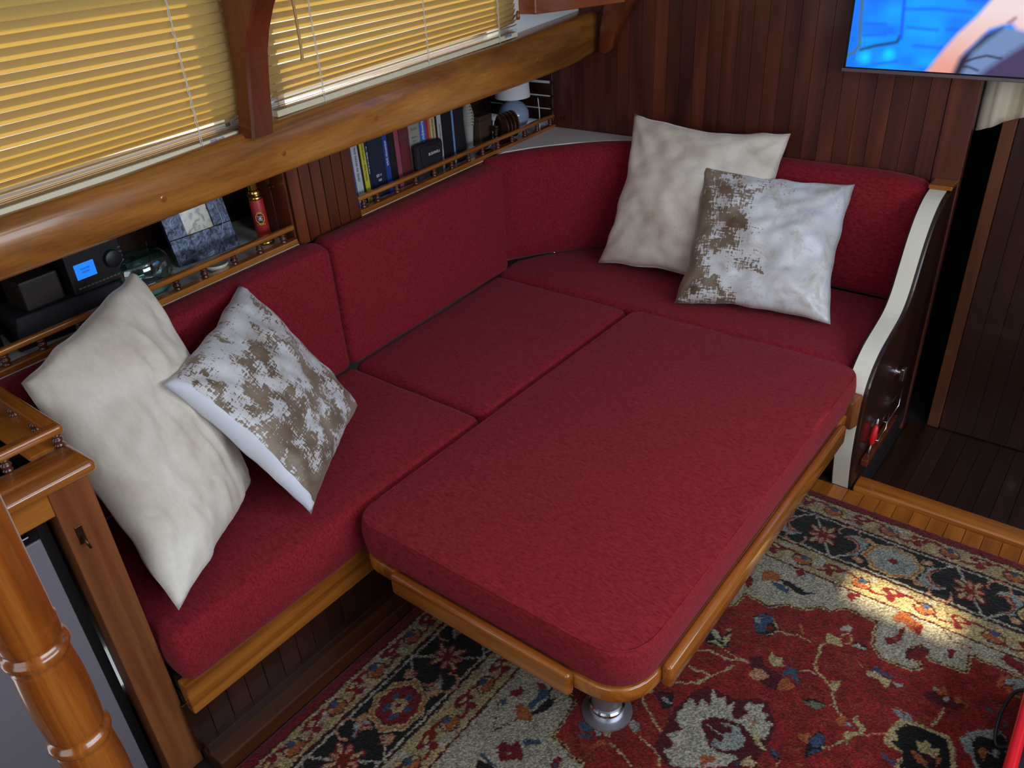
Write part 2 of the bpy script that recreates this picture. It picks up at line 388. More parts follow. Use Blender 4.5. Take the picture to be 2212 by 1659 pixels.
def strokes(name, n, size, origin, ex, ey, m, parent, seed=1):
    """a line of print too small to read: n little upright strokes along ex"""
    rg = random.Random(seed*77+n); ex = Vector(ex).normalized(); ey = Vector(ey).normalized(); ez = ex.cross(ey); o = Vector(origin); V = []; F = []
    w = size*0.34; x = -n*w*0.5
    for k in range(n):
        if rg.random() < 0.12: x += w; continue
        hh = size*(0.36 if rg.random() < 0.6 else 0.5); b = len(V); sh = rg.random()*size*0.12
        V += [o+ex*(x+a)+ey*(c+sh)+ez*0.0002 for a, c in ((0, -hh), (w*0.45, -hh), (w*0.45, hh), (0, hh))]; F.append((b, b+1, b+2, b+3))
        if rg.random() < 0.6:
            c = rg.choice((-hh*0.8, 0, hh*0.8)); b = len(V); V += [o+ex*(x+a)+ey*(c+q+sh)+ez*0.0002 for a, q in ((0, -size*0.07), (w*0.9, -size*0.07), (w*0.9, size*0.07), (0, size*0.07))]; F.append((b, b+1, b+2, b+3))
        x += w
    return link(name, mk(V, F), m, parent)
def smoothpath(pts, per=8):
    pts = [Vector(p) for p in pts]; out = []
    for i in range(len(pts)-1):
        p0 = pts[max(i-1, 0)]; p1 = pts[i]; p2 = pts[i+1]; p3 = pts[min(i+2, len(pts)-1)]
        for k in range(per):
            t = k/per; out.append(0.5*((2*p1)+(-p0+p2)*t+(2*p0-5*p1+4*p2-p3)*t*t+(-p0+3*p1-3*p2+p3)*t**3))
    out.append(pts[-1]); return out
def copies(name, me, parent, locs, rotz=0.0):
    """children that share one mesh (mesh given around its own origin)"""
    res = []; off = wloc(parent)
    for L in locs:
        o = bpy.data.objects.new(name, me); COL.objects.link(o); o.parent = parent; o.location = Vector(L)-off; o.rotation_euler = (0, 0, rotz); res.append(o)
    return res

# ------------------------------------------------------------------ the setting
YB = 0.18          # bulkhead face
# saloon floor: slab, teak strips left of the rug edge
fl = tag(link('floor', join(box(0.3, 3.5, -4.6, -0.474, -0.08, -0.004), box(0.3, 1.647, -0.4745, 0.20, -0.08, -0.004)), 'shadowy'), kind='structure')
pk = box(-0.0255, 0.0255, -0.105, 0.105, -0.004, 0.0, 0.0008, 1); pk.materials.append(M['floor'])
copies('plank', pk, fl, [(1.4535+0.0525*i, -0.581, 0.0) for i in range(20)])
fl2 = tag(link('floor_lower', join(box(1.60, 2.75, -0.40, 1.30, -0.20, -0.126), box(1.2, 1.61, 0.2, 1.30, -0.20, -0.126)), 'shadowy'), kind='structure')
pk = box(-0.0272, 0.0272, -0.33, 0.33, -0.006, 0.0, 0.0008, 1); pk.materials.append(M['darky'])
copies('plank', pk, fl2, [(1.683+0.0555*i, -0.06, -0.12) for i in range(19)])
sill = tag(link('trim_1', box(1.648, 2.75, -0.474, -0.402, -0.14, 0.02, 0.006), 'trimx'), kind='structure')
# bulkhead with its tongue and groove boards
wb = tag(link('wall_back', box(-0.03, 1.646, YB+0.006, YB+0.03, -0.12, 2.05), 'shadowy', base=(0, YB, 0)), kind='structure')
bd = box(-0.0279, 0.0279, 0.0, 0.008, -1.085, 1.085); bd.materials.append(M['bulk'])
x = 0.352-7*0.0574
copies('plank', bd, wb, [(x+0.0287+0.0574*i, YB, 0.965) for i in range(28)])
link('stile', box(1.5585, 1.65, YB-0.004, YB+0.034, -0.12, 2.05, 0.003), 'bulk', wb)
eye = link('eyelet', tube([Vector((0.023, YB-0.004, 0.947))+Vector((math.cos(a)*0.007, 0, math.sin(a)*0.007)) for a in [2*pi*k/14 for k in range(14)]], 0.0018, 6, True), 'bronze', wb, smooth=True)
# slatted lining that closes the shelf at the bulkhead
we = tag(link('wall_end', box(-0.42, -0.032, YB+0.002, YB+0.02, 0.88, 1.30), 'paint'), kind='structure')
sl = box(-0.19, 0.19, 0.0, 0.008, -0.0245, 0.0245, 0.002, 1); sl.materials.append(M['darkz'])
copies('slat', sl, we, [(-0.222, YB-0.006, z) for z in (0.955, 1.010, 1.066, 1.127, 1.190, 1.248)])
# near-black enclosure added beyond the doorway; its colour stands in for the cabin's darkness
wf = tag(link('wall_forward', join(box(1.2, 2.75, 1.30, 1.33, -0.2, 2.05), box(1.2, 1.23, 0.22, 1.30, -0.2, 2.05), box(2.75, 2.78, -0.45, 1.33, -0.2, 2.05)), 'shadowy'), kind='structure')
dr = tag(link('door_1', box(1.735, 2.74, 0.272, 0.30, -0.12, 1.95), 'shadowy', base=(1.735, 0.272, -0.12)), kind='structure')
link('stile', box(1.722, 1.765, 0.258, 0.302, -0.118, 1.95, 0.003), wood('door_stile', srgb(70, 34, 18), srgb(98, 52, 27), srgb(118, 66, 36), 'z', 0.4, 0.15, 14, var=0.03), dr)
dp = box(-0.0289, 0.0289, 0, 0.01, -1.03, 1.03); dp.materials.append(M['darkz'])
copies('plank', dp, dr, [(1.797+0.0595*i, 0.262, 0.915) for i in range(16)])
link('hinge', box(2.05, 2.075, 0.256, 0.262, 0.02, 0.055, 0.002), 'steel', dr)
# port side: outer lining, deck underside over the shelf, white cabin side with two window openings
WZ0, WZ1 = 1.335, 1.86
wl = tag(link('wall_left', join(hbox(-0.40, -0.37, -0.02, 3.4, 0.0, 1.30), hbox(-0.40, 0.12, -0.02, 3.4, 1.262, 1.285), hbox(-0.05, -0.032, -0.0, 3.4, 0.0, 0.895)), 'darkz'), kind='structure')
wu = tag(link('wall_left_upper', join(hbox(0.10, 0.128, -0.02, 3.4, 1.28, WZ0), hbox(0.10, 0.128, -0.02, 3.4, WZ1, 2.06), hbox(0.10, 0.128, -0.02, 0.585, WZ0, WZ1), hbox(0.10, 0.128, 1.65, 1.825, WZ0, WZ1), hbox(0.10, 0.128, 3.25, 3.4, WZ0, WZ1)), 'paint'), kind='structure')
for i, (va, vb) in enumerate(((1.825, 3.25), (0.585, 1.65))):
    w = tag(link('window_%d' % (i+1), join(hbox(0.085, 0.135, va-0.004, va+0.016, WZ0, WZ1), hbox(0.085, 0.135, vb-0.016, vb+0.004, WZ0, WZ1), hbox(0.085, 0.135, va, vb, WZ0-0.004, WZ0+0.014), hbox(0.085, 0.135, va, vb, WZ1-0.016, WZ1+0.004)), 'paint'), kind='structure')
    link('pane', hbox(0.098, 0.102, va+0.014, vb-0.014, WZ0+0.012, WZ1-0.014), 'pane', w)
# ceiling with an invented opening, cut to drop a sun patch on the rug; starboard and aft walls with their openings
HX0, HX1, HY0, HY1 = 1.00, 1.29, -0.53, -0.40
tag(link('ceiling', join(hexa([H(0.095, 4.9, 2.05), (HX0, -4.7, 2.05), (HX0, 1.4, 2.05), H(0.095, -1.25, 2.05), H(0.095, 4.9, 2.10), (HX0, -4.7, 2.10), (HX0, 1.4, 2.10), H(0.095, -1.25, 2.10)]), box(HX1, 3.6, -4.7, 1.4, 2.05, 2.10), box(HX0, HX1, -4.7, HY0, 2.05, 2.10), box(HX0, HX1, HY1, 1.4, 2.05, 2.10)), 'paint'), kind='structure')
tag(link('wall_right', join(box(3.5, 3.53, -4.6, 1.3, -0.2, 1.18), box(3.5, 3.53, -4.6, 1.3, 1.82, 2.06), box(3.5, 3.53, -4.6, -3.05, 1.18, 1.82), box(3.5, 3.53, -0.35, 1.3, 1.18, 1.82), box(2.78, 3.5, -0.45, -0.42, -0.2, 2.05)), 'bulk'), kind='structure')
tag(link('wall_front', join(box(-0.3, 1.2, -4.63, -4.6, -0.1, 2.06), box(2.6, 3.53, -4.63, -4.6, -0.1, 2.06), box(1.2, 2.6, -4.63, -4.6, -0.1, 0.7), box(-0.3, 3.53, -4.63, -4.6, 1.98, 2.06)), 'bulk'), kind='structure')

# the long varnished carlin over the shelf
def lerp_tab(tab, v):
    for (a, fa), (b, fb) in zip(tab, tab[1:]):
        if a <= v <= b: return fa+(fb-fa)*(v-a)/(b-a)
    return tab[0][1] if v < tab[0][0] else tab[-1][1]
LO = [(0.0, 1.236), (0.18, 1.214), (0.40, 1.207), (1.2, 1.204), (1.78, 1.200), (2.2, 1.190), (3.3, 1.184)]
UP = [(0.0, 1.390), (0.6, 1.362), (1.385, 1.344), (1.84, 1.326), (2.2, 1.310), (3.3, 1.292)]
def beam_mesh():
    V = []; F = []; vs = [0.0+3.3*i/66 for i in range(67)]
    for v in vs:
        a, b = lerp_tab(LO, v), lerp_tab(UP, v); w = mnoise.noise(Vector((v*3.1, 0, 0)))*0.002
        sec = [(0.13, a+0.004), (0.20, a), (0.212, a+0.004), (0.219, a+0.014), (0.2215, a+0.03), (0.222+w, a+(b-a)*0.5), (0.2195, b-0.028), (0.214, b-0.012), (0.205, b-0.004), (0.196, b), (0.13, b)]
        V += [H(u, v, z) for u, z in sec]
    n = len(sec)
    for i in range(len(vs)-1):
        for k in range(n): F.append((i*n+k, i*n+(k+1) % n, (i+1)*n+(k+1) % n, (i+1)*n+k))
    F.append(tuple(range(n))); F.append(tuple((len(vs)-1)*n+k for k in range(n-1, -1, -1)))
    me = mk(V, F); bm = bmesh.new(); bm.from_mesh(me); bmesh.ops.recalc_face_normals(bm, faces=bm.faces); bm.to_mesh(me); bm.free(); return me
bm_ = tag(link('trim_2', beam_mesh(), 'beam', smooth=40), kind='structure')
for v in (2.12, 1.745, 1.378, 0.482):
    z = (lerp_tab(LO, v)+lerp_tab(UP, v))/2-0.008
    link('bung', lathe(H(0.2195, v, z), HN, [(0.0085, 0.0), (0.0085, 0.0028), (0.006, 0.0034)], 12), 'trim', bm_)
knee = prism([(0.235, 1.242), (0.268, 1.236), (0.292, 1.252), (0.318, 1.32), (0.372, 1.41), (0.44, 1.48), (0.56, 1.55), (0.30, 1.60), (0.27, 1.44), (0.243, 1.34)], (0, 0, 0), (1, 0, 0), (0, 0, 1), (0, -1, 0), -YB+0.004, -YB+0.055, 0.008)
tag(link('trim_3', knee, 'mull', smooth=50), kind='structure')
# curved window post between the two blinds
def mullion():
    V = []; F = []
    zs = [1.318, 1.36, 1.41, 1.46, 1.51, 1.56, 1.61, 1.66, 1.71, 1.78, 1.86]
    us = [0.240, 0.236, 0.232, 0.235, 0.244, 0.262, 0.290, 0.328, 0.372, 0.44, 0.53]
    vcs = [1.811, 1.799, 1.788, 1.782, 1.779, 1.777, 1.775, 1.774, 1.774, 1.774, 1.774]
    for z, u, vc in zip(zs, us, vcs):
        h = 0.0355
        V += [H(a, vc+b, z) for a, b in ((0.184, h), (u-0.006, h), (u, h-0.006), (u, -h+0.006), (u-0.006, -h), (0.184, -h))]
    n = 6
    for i in range(len(zs)-1):
        for k in range(n): F.append((i*n+k, i*n+(k+1) % n, (i+1)*n+(k+1) % n, (i+1)*n+k))
    F.append(tuple(range(n-1, -1, -1))); F.append(tuple((len(zs)-1)*n+k for k in range(n)))
    me = mk(V, F); bm = bmesh.new(); bm.from_mesh(me); bmesh.ops.recalc_face_normals(bm, faces=bm.faces); bm.to_mesh(me); bm.free(); return me
tag(link('trim_4', mullion(), 'mull', smooth=35), kind='structure')
# overhead corner box against the bulkhead
q = [H(0.20, 0.452, 0), H(0.405, 0.02, 0), H(0.12, 0.02, 0), H(0.12, 0.452, 0)]
tag(link('trim_5', hexa([Vector((p.x, p.y, 1.430)) for p in q]+[Vector((p.x, p.y, 1.80)) for p in q], 0.004), wood('valance_wood', srgb(110, 52, 18), srgb(150, 76, 30), srgb(170, 92, 40), 'y', 0.3, 0.4, 14, var=0.02)), kind='structure')

# ------------------------------------------------------------------ venetian blinds
def blind(name, va, vb, zb_tab, ztop, label, cords, stack, wand=None):
    """slats hang in front of the window, inner edge turned up; they rest stacked on the bottom rail"""
    r = empty(name, H(0.165, (va+vb)/2, zb_tab), label, 'blind')
    tilt = (lerp_tab(UP, va)-lerp_tab(UP, vb))/(vb-va)
    def rail_z(v): return zb_tab+tilt*((va+vb)/2-v)
    U0 = 0.163
    a, b = rail_z(va), rail_z(vb)
    link('bottom_rail', hexa([H(U0-0.012, vb, b), H(U0+0.012, vb, b), H(U0+0.012, va, a), H(U0-0.012, va, a), H(U0-0.012, vb, b+0.017), H(U0+0.012, vb, b+0.017), H(U0+0.012, va, a+0.017), H(U0-0.012, va, a+0.017)], 0.003), 'rail_ivory', r)
    L = vb-va; vc = (va+vb)/2
    def slat_mesh(ang, wid=0.0262):
        V = []; F = []; nu = 5; nv = 2
        for iv in range(nv):
            for iu in range(nu):
                s = (iu/(nu-1)-0.5)*wid; cr = 0.0016*(1-(2*iu/(nu-1)-1)**2)
                du = s*math.cos(ang)-cr*math.sin(ang)*-1; dz = s*math.sin(ang)-cr*math.cos(ang)
                vv = (iv-0.5)*L; V.append(HN*du+HD*vv+Vector((0, 0, dz-tilt*vv*0)))
        for iu in range(nu-1): F.append((iu, iu+1, nu+iu+1, nu+iu))
        me = mk(V, F); me.materials.append(M['slat']); me.shade_smooth(); return me
    off = wloc(r)
    def put(me, z, w=0.0):
        o = bpy.data.objects.new('slat', me); COL.objects.link(o); o.parent = r
        o.location = H(U0, vc, z)-off
        ax = HN; o.rotation_mode = 'AXIS_ANGLE'; o.rotation_axis_angle = (math.atan(tilt*w), ax.x, ax.y, ax.z)
    flat = slat_mesh(math.radians(12))
    for k in range(stack): put(flat, zb_tab+0.0215+0.0042*k, 1.0)
    zs = zb_tab+0.0215+0.0042*stack; k = 0
    ms = [slat_mesh(math.radians(a)) for a in (24, 40, 54, 62, 65, 66)]
    z = zs+0.008
    while z < ztop:
        put(ms[min(k, 5)], z, max(0.0, 1-k/9)); z += 0.0150 if k < 2 else (0.0195 if k < 4 else 0.0228); k += 1
    for v in cords:
        zz = rail_z(v)+0.014; pts = []; j = 0
        while zz < ztop+0.02: pts.append(H(U0+0.0155+0.002*math.sin(j*2.1), v+0.0016*math.sin(j*1.7), zz)); zz += 0.011; j += 1
        link('ladder_cord', tube(pts, 0.0011, 5), 'cord', r, smooth=True)
        link('lift_cord', tube([H(U0+0.0165, v-0.004, rail_z(v)-0.002), H(U0+0.017, v-0.002, (zb_tab+ztop)/2), H(U0+0.016, v-0.003, ztop)], 0.0008, 5), 'cord', r)
    link('head_rail', hbox(U0-0.016, U0+0.016, va, vb, ztop+0.012, ztop+0.05, 0.003), 'rail_ivory', r)
    if wand:
        v0, z0, z1 = wand
        pts = [H(U0+0.04, v0+0.004, z0), H(U0+0.042, v0, z0+0.05), H(U0+0.035, v0-0.004, z1)]
        link('wand', tube(smoothpath(pts, 6), [0.0046]*4+[0.0038]*9, 8), plain('tan_wand', srgb(190, 150, 96), 0.5), r, smooth=True)
    return r
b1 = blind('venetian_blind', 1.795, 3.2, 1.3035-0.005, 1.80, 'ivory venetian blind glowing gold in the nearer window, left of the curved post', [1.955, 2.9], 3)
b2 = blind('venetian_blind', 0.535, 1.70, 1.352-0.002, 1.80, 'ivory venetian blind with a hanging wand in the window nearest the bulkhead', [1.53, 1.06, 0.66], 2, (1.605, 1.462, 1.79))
link('cord_tassel', lathe(H(0.185, 0.545, 1.425), (0, 0, 1), [(0.002, 0.03), (0.006, 0.026), (0.0085, 0.006), (0.006, 0.0)][::-1], 10), 'trimz', b2, smooth=True)
# little printed maker's mark on each bottom rail
for bl, v, z in ((b1, 1.905, 1.3235), (b2, 0.60, 1.378)):
    strokes('printed_mark', 14, 0.010, H(0.1757, v, z-0.0005), HD*-1, (0, 0, 1), 'blueprint', bl)

# ------------------------------------------------------------------ shelf behind the settee
sh = empty('shelf', H(-0.18, 1.5, 0.89), 'white laminate shelf behind the settee, boxed by dark boards under the long beam', 'shelf')
link('shelf_board', hbox(-0.37, -0.026, -0.0, 3.2, 0.885, 0.907), 'white', sh)
link('back_panel', hbox(-0.375, -0.362, 0.0, 3.2, 0.90, 1.262), 'darkz', sh)
dv = link('divider', hbox(-0.20, -0.012, 1.285, 1.565, 0.907, 1.262), 'darkz', sh)
pd = hbox(-0.004, 0.004, -0.0215, 0.0215, 0.0, 0.36, 0.0012, 1)
pd.transform(Matrix.Translation(-HO)); pd.materials.append(M['redwood'])
copies('plank', pd, dv, [H(-0.006, 1.3095+0.0466*i, 0.892) for i in range(6)])
sp = hbox(-0.034, 0.034, -0.004, 0.004, 0.0, 0.35, 0.0012, 1); sp.transform(Matrix.Translation(-HO)); sp.materials.append(M['redwood'])
copies('plank', sp, dv, [H(-0.048, 1.568, 0.907), H(-0.118, 1.568, 0.907)])
link('ring', tube([H(-0.075, 1.574, 1.075)+HN*(math.cos(a)*0.010)+Vector((0, 0, math.sin(a)*0.010)) for a in [2*pi*k/14 for k in range(14)]], 0.0015, 6, True), 'bronze', dv, smooth=True)
# white corner counter
pts = [(-0.02, 0.172), (0.80, 0.172), (0.80, 0.166), (0.49, 0.146), (0.345, 0.092), (0.20, -0.025), (0.09, -0.155), (0.03, -0.26), (0.012, -0.325), (0.012, -0.44), (0.022, -0.44)]
pts = pts[:1]+pts[1:]
ct = prism([(a, b) for a, b in pts], (0, 0, 0), (1, 0, 0), (0, 1, 0), (0, 0, 1), 0.886, 0.908)
tag(link('corner_counter', ct, 'white'), 'white laminate counter filling the corner between shelf rail and bulkhead', 'counter')
SPIN = [(r_*1.7, h_) for r_, h_ in [(0.0052, 0.0), (0.0062, 0.0016), (0.0062, 0.004), (0.0040, 0.0065), (0.0058, 0.010), (0.0068, 0.0135), (0.0055, 0.018), (0.0035, 0.0205), (0.0055, 0.023), (0.0062, 0.0255), (0.0050, 0.0285)]]
spm = lathe((0, 0, 0), (0, 0, 1), SPIN, 12); spm.materials.append(M['spindle']); spm.shade_smooth()
def gallery(v0, v1, spots, label):
    g = empty('gallery_rail', H(-0.012, (v0+v1)/2, 0.907), label, 'rail', 'turned gallery rails on the shelf edge')
    link('base_strip', hbox(-0.0258, 0.003, v0, v1, 0.884, 0.921, 0.003), 'trim', g)
    link('edge_line', hbox(0.0031, 0.0045, v0, v1, 0.902, 0.9045), 'paint', g)
    link('top_rail', hbox(-0.0205, -0.0015, v0, v1, 0.9495, 0.9655, 0.005, 3), 'trim', g, smooth=40)
    copies('spindle', spm, g, [H(-0.011, v, 0.921) for v in spots])
gallery(0.006, 1.283, [1.255, 1.185, 1.082, 0.976, 0.868, 0.761, 0.650, 0.556, 0.448, 0.344, 0.244, 0.144, 0.035], 'turned gallery rail along the shelf edge in front of the books and lamp')
gallery(1.575, 2.62, [1.621, 1.716, 1.813, 1.919, 2.012, 2.11, 2.205, 2.30, 2.40, 2.49, 2.585], 'turned gallery rail along the shelf edge in front of the picture frame and stereo')

# ------------------------------------------------------------------ settee
st = empty('built_in_settee', (0.74, -1.4, 0), 'built-in settee base with dark boarded front and varnished top trim', 'settee')
link('front_trim', box(0.705, 0.738, -2.398, -0.44, 0.204, 0.302, 0.004), 'trim', st)
link('seat_board', box(0.17, 0.704, -2.395, -0.44, 0.26, 0.298), 'shadowy', st)
bk = link('front_panel', box(0.675, 0.700, -2.398, -0.44, 0.0, 0.25), 'shadowy', st)
fp = box(0, 0.008, -0.0262, 0.0262, -0.085, 0.085, 0.0012, 1); fp.materials.append(M['darkz'])
copies('plank', fp, bk, [(0.698, -2.382+0.0535*i, 0.135) for i in range(36)])
link('kick_batten', box(0.70, 0.728, -2.398, -0.44, 0.047, 0.074, 0.003), 'darkz', st)
link('kick_board', box(0.70, 0.776, -2.398, -0.44, 0.0, 0.049, 0.004), wood('kick_wood', srgb(48, 24, 10), srgb(70, 36, 16), srgb(88, 50, 23), 'y', 0.35, 0.3, 16, var=0.03), st)
link('bench_front', box(0.776, 1.572, -0.425, -0.40, 0.0, 0.298), 'darkz', st)
link('bench_trim', box(0.738, 1.572, -0.445, -0.425, 0.225, 0.298, 0.004), 'trimx', st)
link('bench_board', box(0.70, 1.572, -0.42, 0.15, 0.262, 0.298), 'shadowy', st)
def bx_(y): return 0.138+0.058*(-0.4-y)          # line of the back cushion fronts
Z1 = (0, 0, 1)
def seat(y0, y1, label, rr):
    o = round_poly([(bx_(y0)-0.03, y0), (0.756, y0), (0.756, y1), (bx_(y1)-0.03, y1)], rr)
    tag(link('seat_cushion', cushion(o, (0, 0, 0), (1, 0, 0), (0, 1, 0), Z1, 0.302, 0.458, 0.030, 0.010), 'red', base=(0.45, (y0+y1)/2, 0.302), smooth=True), label, 'cushion', 'red settee seat cushions')
seat(-2.392, -1.330, 'red chenille seat cushion at the near end, under the two leaning pillows', [0.040, 0.040, 0.045, 0.040])
seat(-1.322, -0.462, 'square red chenille seat cushion in the middle of the settee, bare of pillows', [0.040, 0.040, 0.050, 0.040])
o = round_poly([(0.10, -0.452), (1.566, -0.452), (1.566, 0.11), (0.50, 0.10), (0.31, 0.03), (0.17, -0.13), (0.08, -0.30)], [0.040, 0.045, 0.045, 0.05, 0.05, 0.05, 0.04])
tag(link('seat_cushion', cushion(o, (0, 0, 0), (1, 0, 0), (0, 1, 0), Z1, 0.302, 0.458, 0.030, 0.008), 'red', base=(0.85, -0.2, 0.302), smooth=True), 'long red seat cushion along the bulkhead, between the table and the far pillows', 'cushion', 'red settee seat cushions')
def backc(y0, y1, label, ztop=0.906):
    a = Vector((bx_(y0), y0, 0)); b = Vector((bx_(y1), y1, 0)); ex = (b-a).normalized(); ln = (b-a).length; nz = Vector((ex.y, -ex.x, 0))
    o = round_poly([(0, 0.464), (ln, 0.464), (ln, ztop), (0, ztop)], [0.032, 0.032, 0.036, 0.036])
    tag(link('back_cushion', cushion(o, a, ex, (0, 0, 1), nz, -0.103, 0.006, 0.024, 0.006), 'red', base=(a+b)/2+Vector((0, 0, 0.452)), smooth=True), label, 'cushion', 'red settee back cushions')
backc(-2.39, -1.352, 'red back cushion at the near end, behind the satin pillow')
backc(-1.342, -0.412, 'red back cushion in the middle of the settee, below the bookshelf rail')
def wrap():
    fr = smoothpath([(0.070, -0.408, 0), (0.090, -0.335, 0), (0.160, -0.225, 0), (0.262, -0.107, 0), (0.372, 0.0, 0), (0.50, 0.050, 0), (0.70, 0.068, 0), (1.0, 0.072, 0), (1.3, 0.070, 0), (1.568, 0.070, 0)], 7)
    V = []; F = []; n = len(fr); T = 0.098
    sec = [(0.02, 0.0), (0.0, 0.02), (-0.006, 0.10), (-0.006, 0.25), (0.002, 0.36), (0.010, 0.40), (0.024, 0.430), (0.044, 0.446), (0.068, 0.452), (0.090, 0.451), (T, 0.446), (T, 0.02), (0.08, 0.0)]
    for i, p in enumerate(fr):
        d = (fr[min(i+1, n-1)]-fr[max(i-1, 0)]).normalized(); out = Vector((-d.y, d.x, 0))
        e = min(i, n-1-i); k = {0: 0.86, 1: 0.96}.get(e, 1.0)
        hk = 1.0 if i < n-6 else 1.0-0.045*((i-(n-6))/5)**2
        for o_, z in sec:
            oo = (0.5*T+(o_-0.5*T)*k)*(0.66+0.34*min(1, i/18)); w = p+out*oo; w.z = 0.463+z*0.983*hk*(1 if e else 0.985); w.z += mnoise.noise(w*9)*0.002; V.append(w)
    m = len(sec)
    for i in range(n-1):
        for j in range(m): F.append((i*m+j, i*m+(j+1) % m, (i+1)*m+(j+1) % m, (i+1)*m+j))
    F.append(tuple(range(m))); F.append(tuple((n-1)*m+j for j in range(m-1, -1, -1)))
    me = mk(V, F); bm = bmesh.new(); bm.from_mesh(me); bmesh.ops.recalc_face_normals(bm, faces=bm.faces); bm.to_mesh(me); bm.free(); return me
tag(link('back_cushion', wrap(), 'red', base=(0.8, 0.1, 0.455), smooth=60), 'long red back cushion curving round the corner along the bulkhead', 'cushion', 'red settee back cushions')

# S-shaped end panel
prof = [(-0.470, 0.0), (-0.492, 0.08), (-0.512, 0.18), (-0.518, 0.30), (-0.508, 0.40), (-0.470, 0.462), (-0.400, 0.505), (-0.300, 0.530), (-0.215, 0.553), (-0.160, 0.600), (-0.122, 0.68), (-0.085, 0.76), (-0.035, 0.825), (0.03, 0.866), (0.10, 0.882)]
cur = [Vector(p) for p in [(a.y, a.z) for a in smoothpath([(0, a, b) for a, b in prof], 4)]]
ep = empty('settee_end_panel', (1.61, -0.15, 0), 'dark S-curved end panel of the settee with a cream front edge', 'panel')
poly = [(p.x, p.y) for p in cur]+[(YB-0.006, 0.886), (YB-0.006, 0.0)]
link('panel', prism(poly, (1.572, 0, 0), (0, 1, 0), (0, 0, 1), (1, 0, 0), 0.0, 0.074, 0.006), 'darkz', ep)
V = []; F = []
for i, p in enumerate(cur):
    d = (cur[min(i+1, len(cur)-1)]-cur[max(i-1, 0)]).normalized(); nn = Vector((-d.y, d.x))
    for s, h in ((1.579, 0.0), (1.579, 0.0022), (1.6315, 0.0022), (1.6315, 0.0)): V.append((s, p.x+nn.x*h, p.y+nn.y*h))
for i in range(len(cur)-1):
    for k in range(3): F.append((i*4+k, i*4+k+1, i*4+k+5, i*4+k+4))
tag(link('edge_band', mk(V, F), 'edge', ep), 'cream laminate front edge')
link('top_cap', box(1.574, 1.648, 0.088, YB-0.006, 0.885, 0.899, 0.003), 'trimx', ep)
link('ledge', box(1.648, 1.672, -0.44, -0.10, 0.085, 0.110, 0.003), 'redwood', ep)
lt = link('latch', lathe((1.646, -0.155, 0.312), (1, 0, 0), [(0.020, 0), (0.020, 0.002), (0.010, 0.003), (0.010, 0.014)], 18), 'chrome', ep, smooth=40)
link('knob', box(1.660, 1.676, -0.170, -0.142, 0.286, 0.334, 0.004), 'chrome', lt)
for (ya, yb, za, zb) in ((-0.235, -0.10, 0.150, 0.235), (-0.33, -0.24, 0.128, 0.215)):
    link('wire_holder', tube([(1.647, ya, zb), (1.667, ya, zb), (1.667, yb, zb), (1.667, yb, za), (1.667, ya, za), (1.647, ya, za)], 0.0022, 8), 'chrome', ep, smooth=True)
sc_ = empty('cork_tool', (1.66, -0.385, 0.13), 'small red-handled tool tucked in the wire holder on the end panel', 'tool')
link('handle', lathe((1.659, -0.385, 0.14), (0, 0.35, 1), [(0.003, 0), (0.009, 0.008), (0.012, 0.035), (0.010, 0.062), (0.004, 0.075)], 12, 0.7, 1.0), 'redplastic', sc_, smooth=True)
link('blade', lathe((1.659, -0.396, 0.108), (0, 0.35, 1), [(0.001, 0), (0.0035, 0.015), (0.003, 0.034)], 8), 'steel', sc_, smooth=True)
link('tip', lathe((1.659, -0.359, 0.213), (0, 0.35, 1), [(0.004, 0), (0.003, 0.014), (0.001, 0.018)], 8), 'cord', sc_, smooth=True)

# ------------------------------------------------------------------ convertible table with its cushion
tb = empty('saloon_table', (1.44, -1.70, 0.0), 'varnished drop table on a steel pedestal, lowered to seat height under the big red cushion', 'table')
out = round_poly([(0.79, -1.891), (1.611, -1.891), (1.611, -0.475), (0.79, -0.475)], [0.06, 0.13, 0.05, 0.03], 9)
link('tabletop', prism(out, (0, 0, 0), (1, 0, 0), (0, 1, 0), Z1, 0.306, 0.349, 0.007, 3), 'trim', tb, smooth=40)
def railbar(x0, x1, y0, y1, m):
    return link('fiddle_rail', box(x0, x1, y0, y1, 0.300, 0.366, 0.009, 3), m, tb, smooth=40)
railbar(0.922, 1.466, -1.916, -1.890, 'trimx')
railbar(1.610, 1.636, -1.770, -0.655, 'trim')
link('corner_block', hexa([(1.588, -0.575, 0.300), (1.628, -0.582, 0.300), (1.640, -0.545, 0.300), (1.600, -0.535, 0.300), (1.584, -0.575, 0.398), (1.624, -0.582, 0.398), (1.638, -0.530, 0.412), (1.600, -0.528, 0.412)], 0.006, 2), 'trimz', tb, smooth=40)
pd_ = link('pedestal', lathe((1.434, -1.705, 0.0), Z1, [(0.038, 0.004), (0.038, 0.306)], 32), 'steel', tb, smooth=40)
link('collar', lathe((1.434, -1.705, 0.012), Z1, [(0.046, 0), (0.0475, 0.01), (0.046, 0.030), (0.042, 0.034), (0.0385, 0.034)], 32), 'chrome', pd_, smooth=40)
link('flange', lathe((1.434, -1.705, 0.007), Z1, [(0.066, 0), (0.064, 0.006), (0.047, 0.010)], 32), 'steel', pd_, smooth=40)
out = round_poly([(0.772, -1.886), (1.606, -1.886), (1.606, -0.458), (0.772, -0.458)], [0.075, 0.12, 0.085, 0.05], 9)
tcu = tag(link('table_cushion', cushion(out, (0, 0, 0), (1, 0, 0), (0, 1, 0), Z1, 0.350, 0.460, 0.011, 0.012, 0.005), 'red', base=(1.2, -1.15, 0.35), smooth=True), 'large red chenille filler cushion lying on the lowered table', 'cushion')
so_ = densify(round_poly([(0.777, -1.881), (1.601, -1.881), (1.601, -0.463), (0.777, -0.463)], [0.073, 0.118, 0.083, 0.048], 9), 0.03)
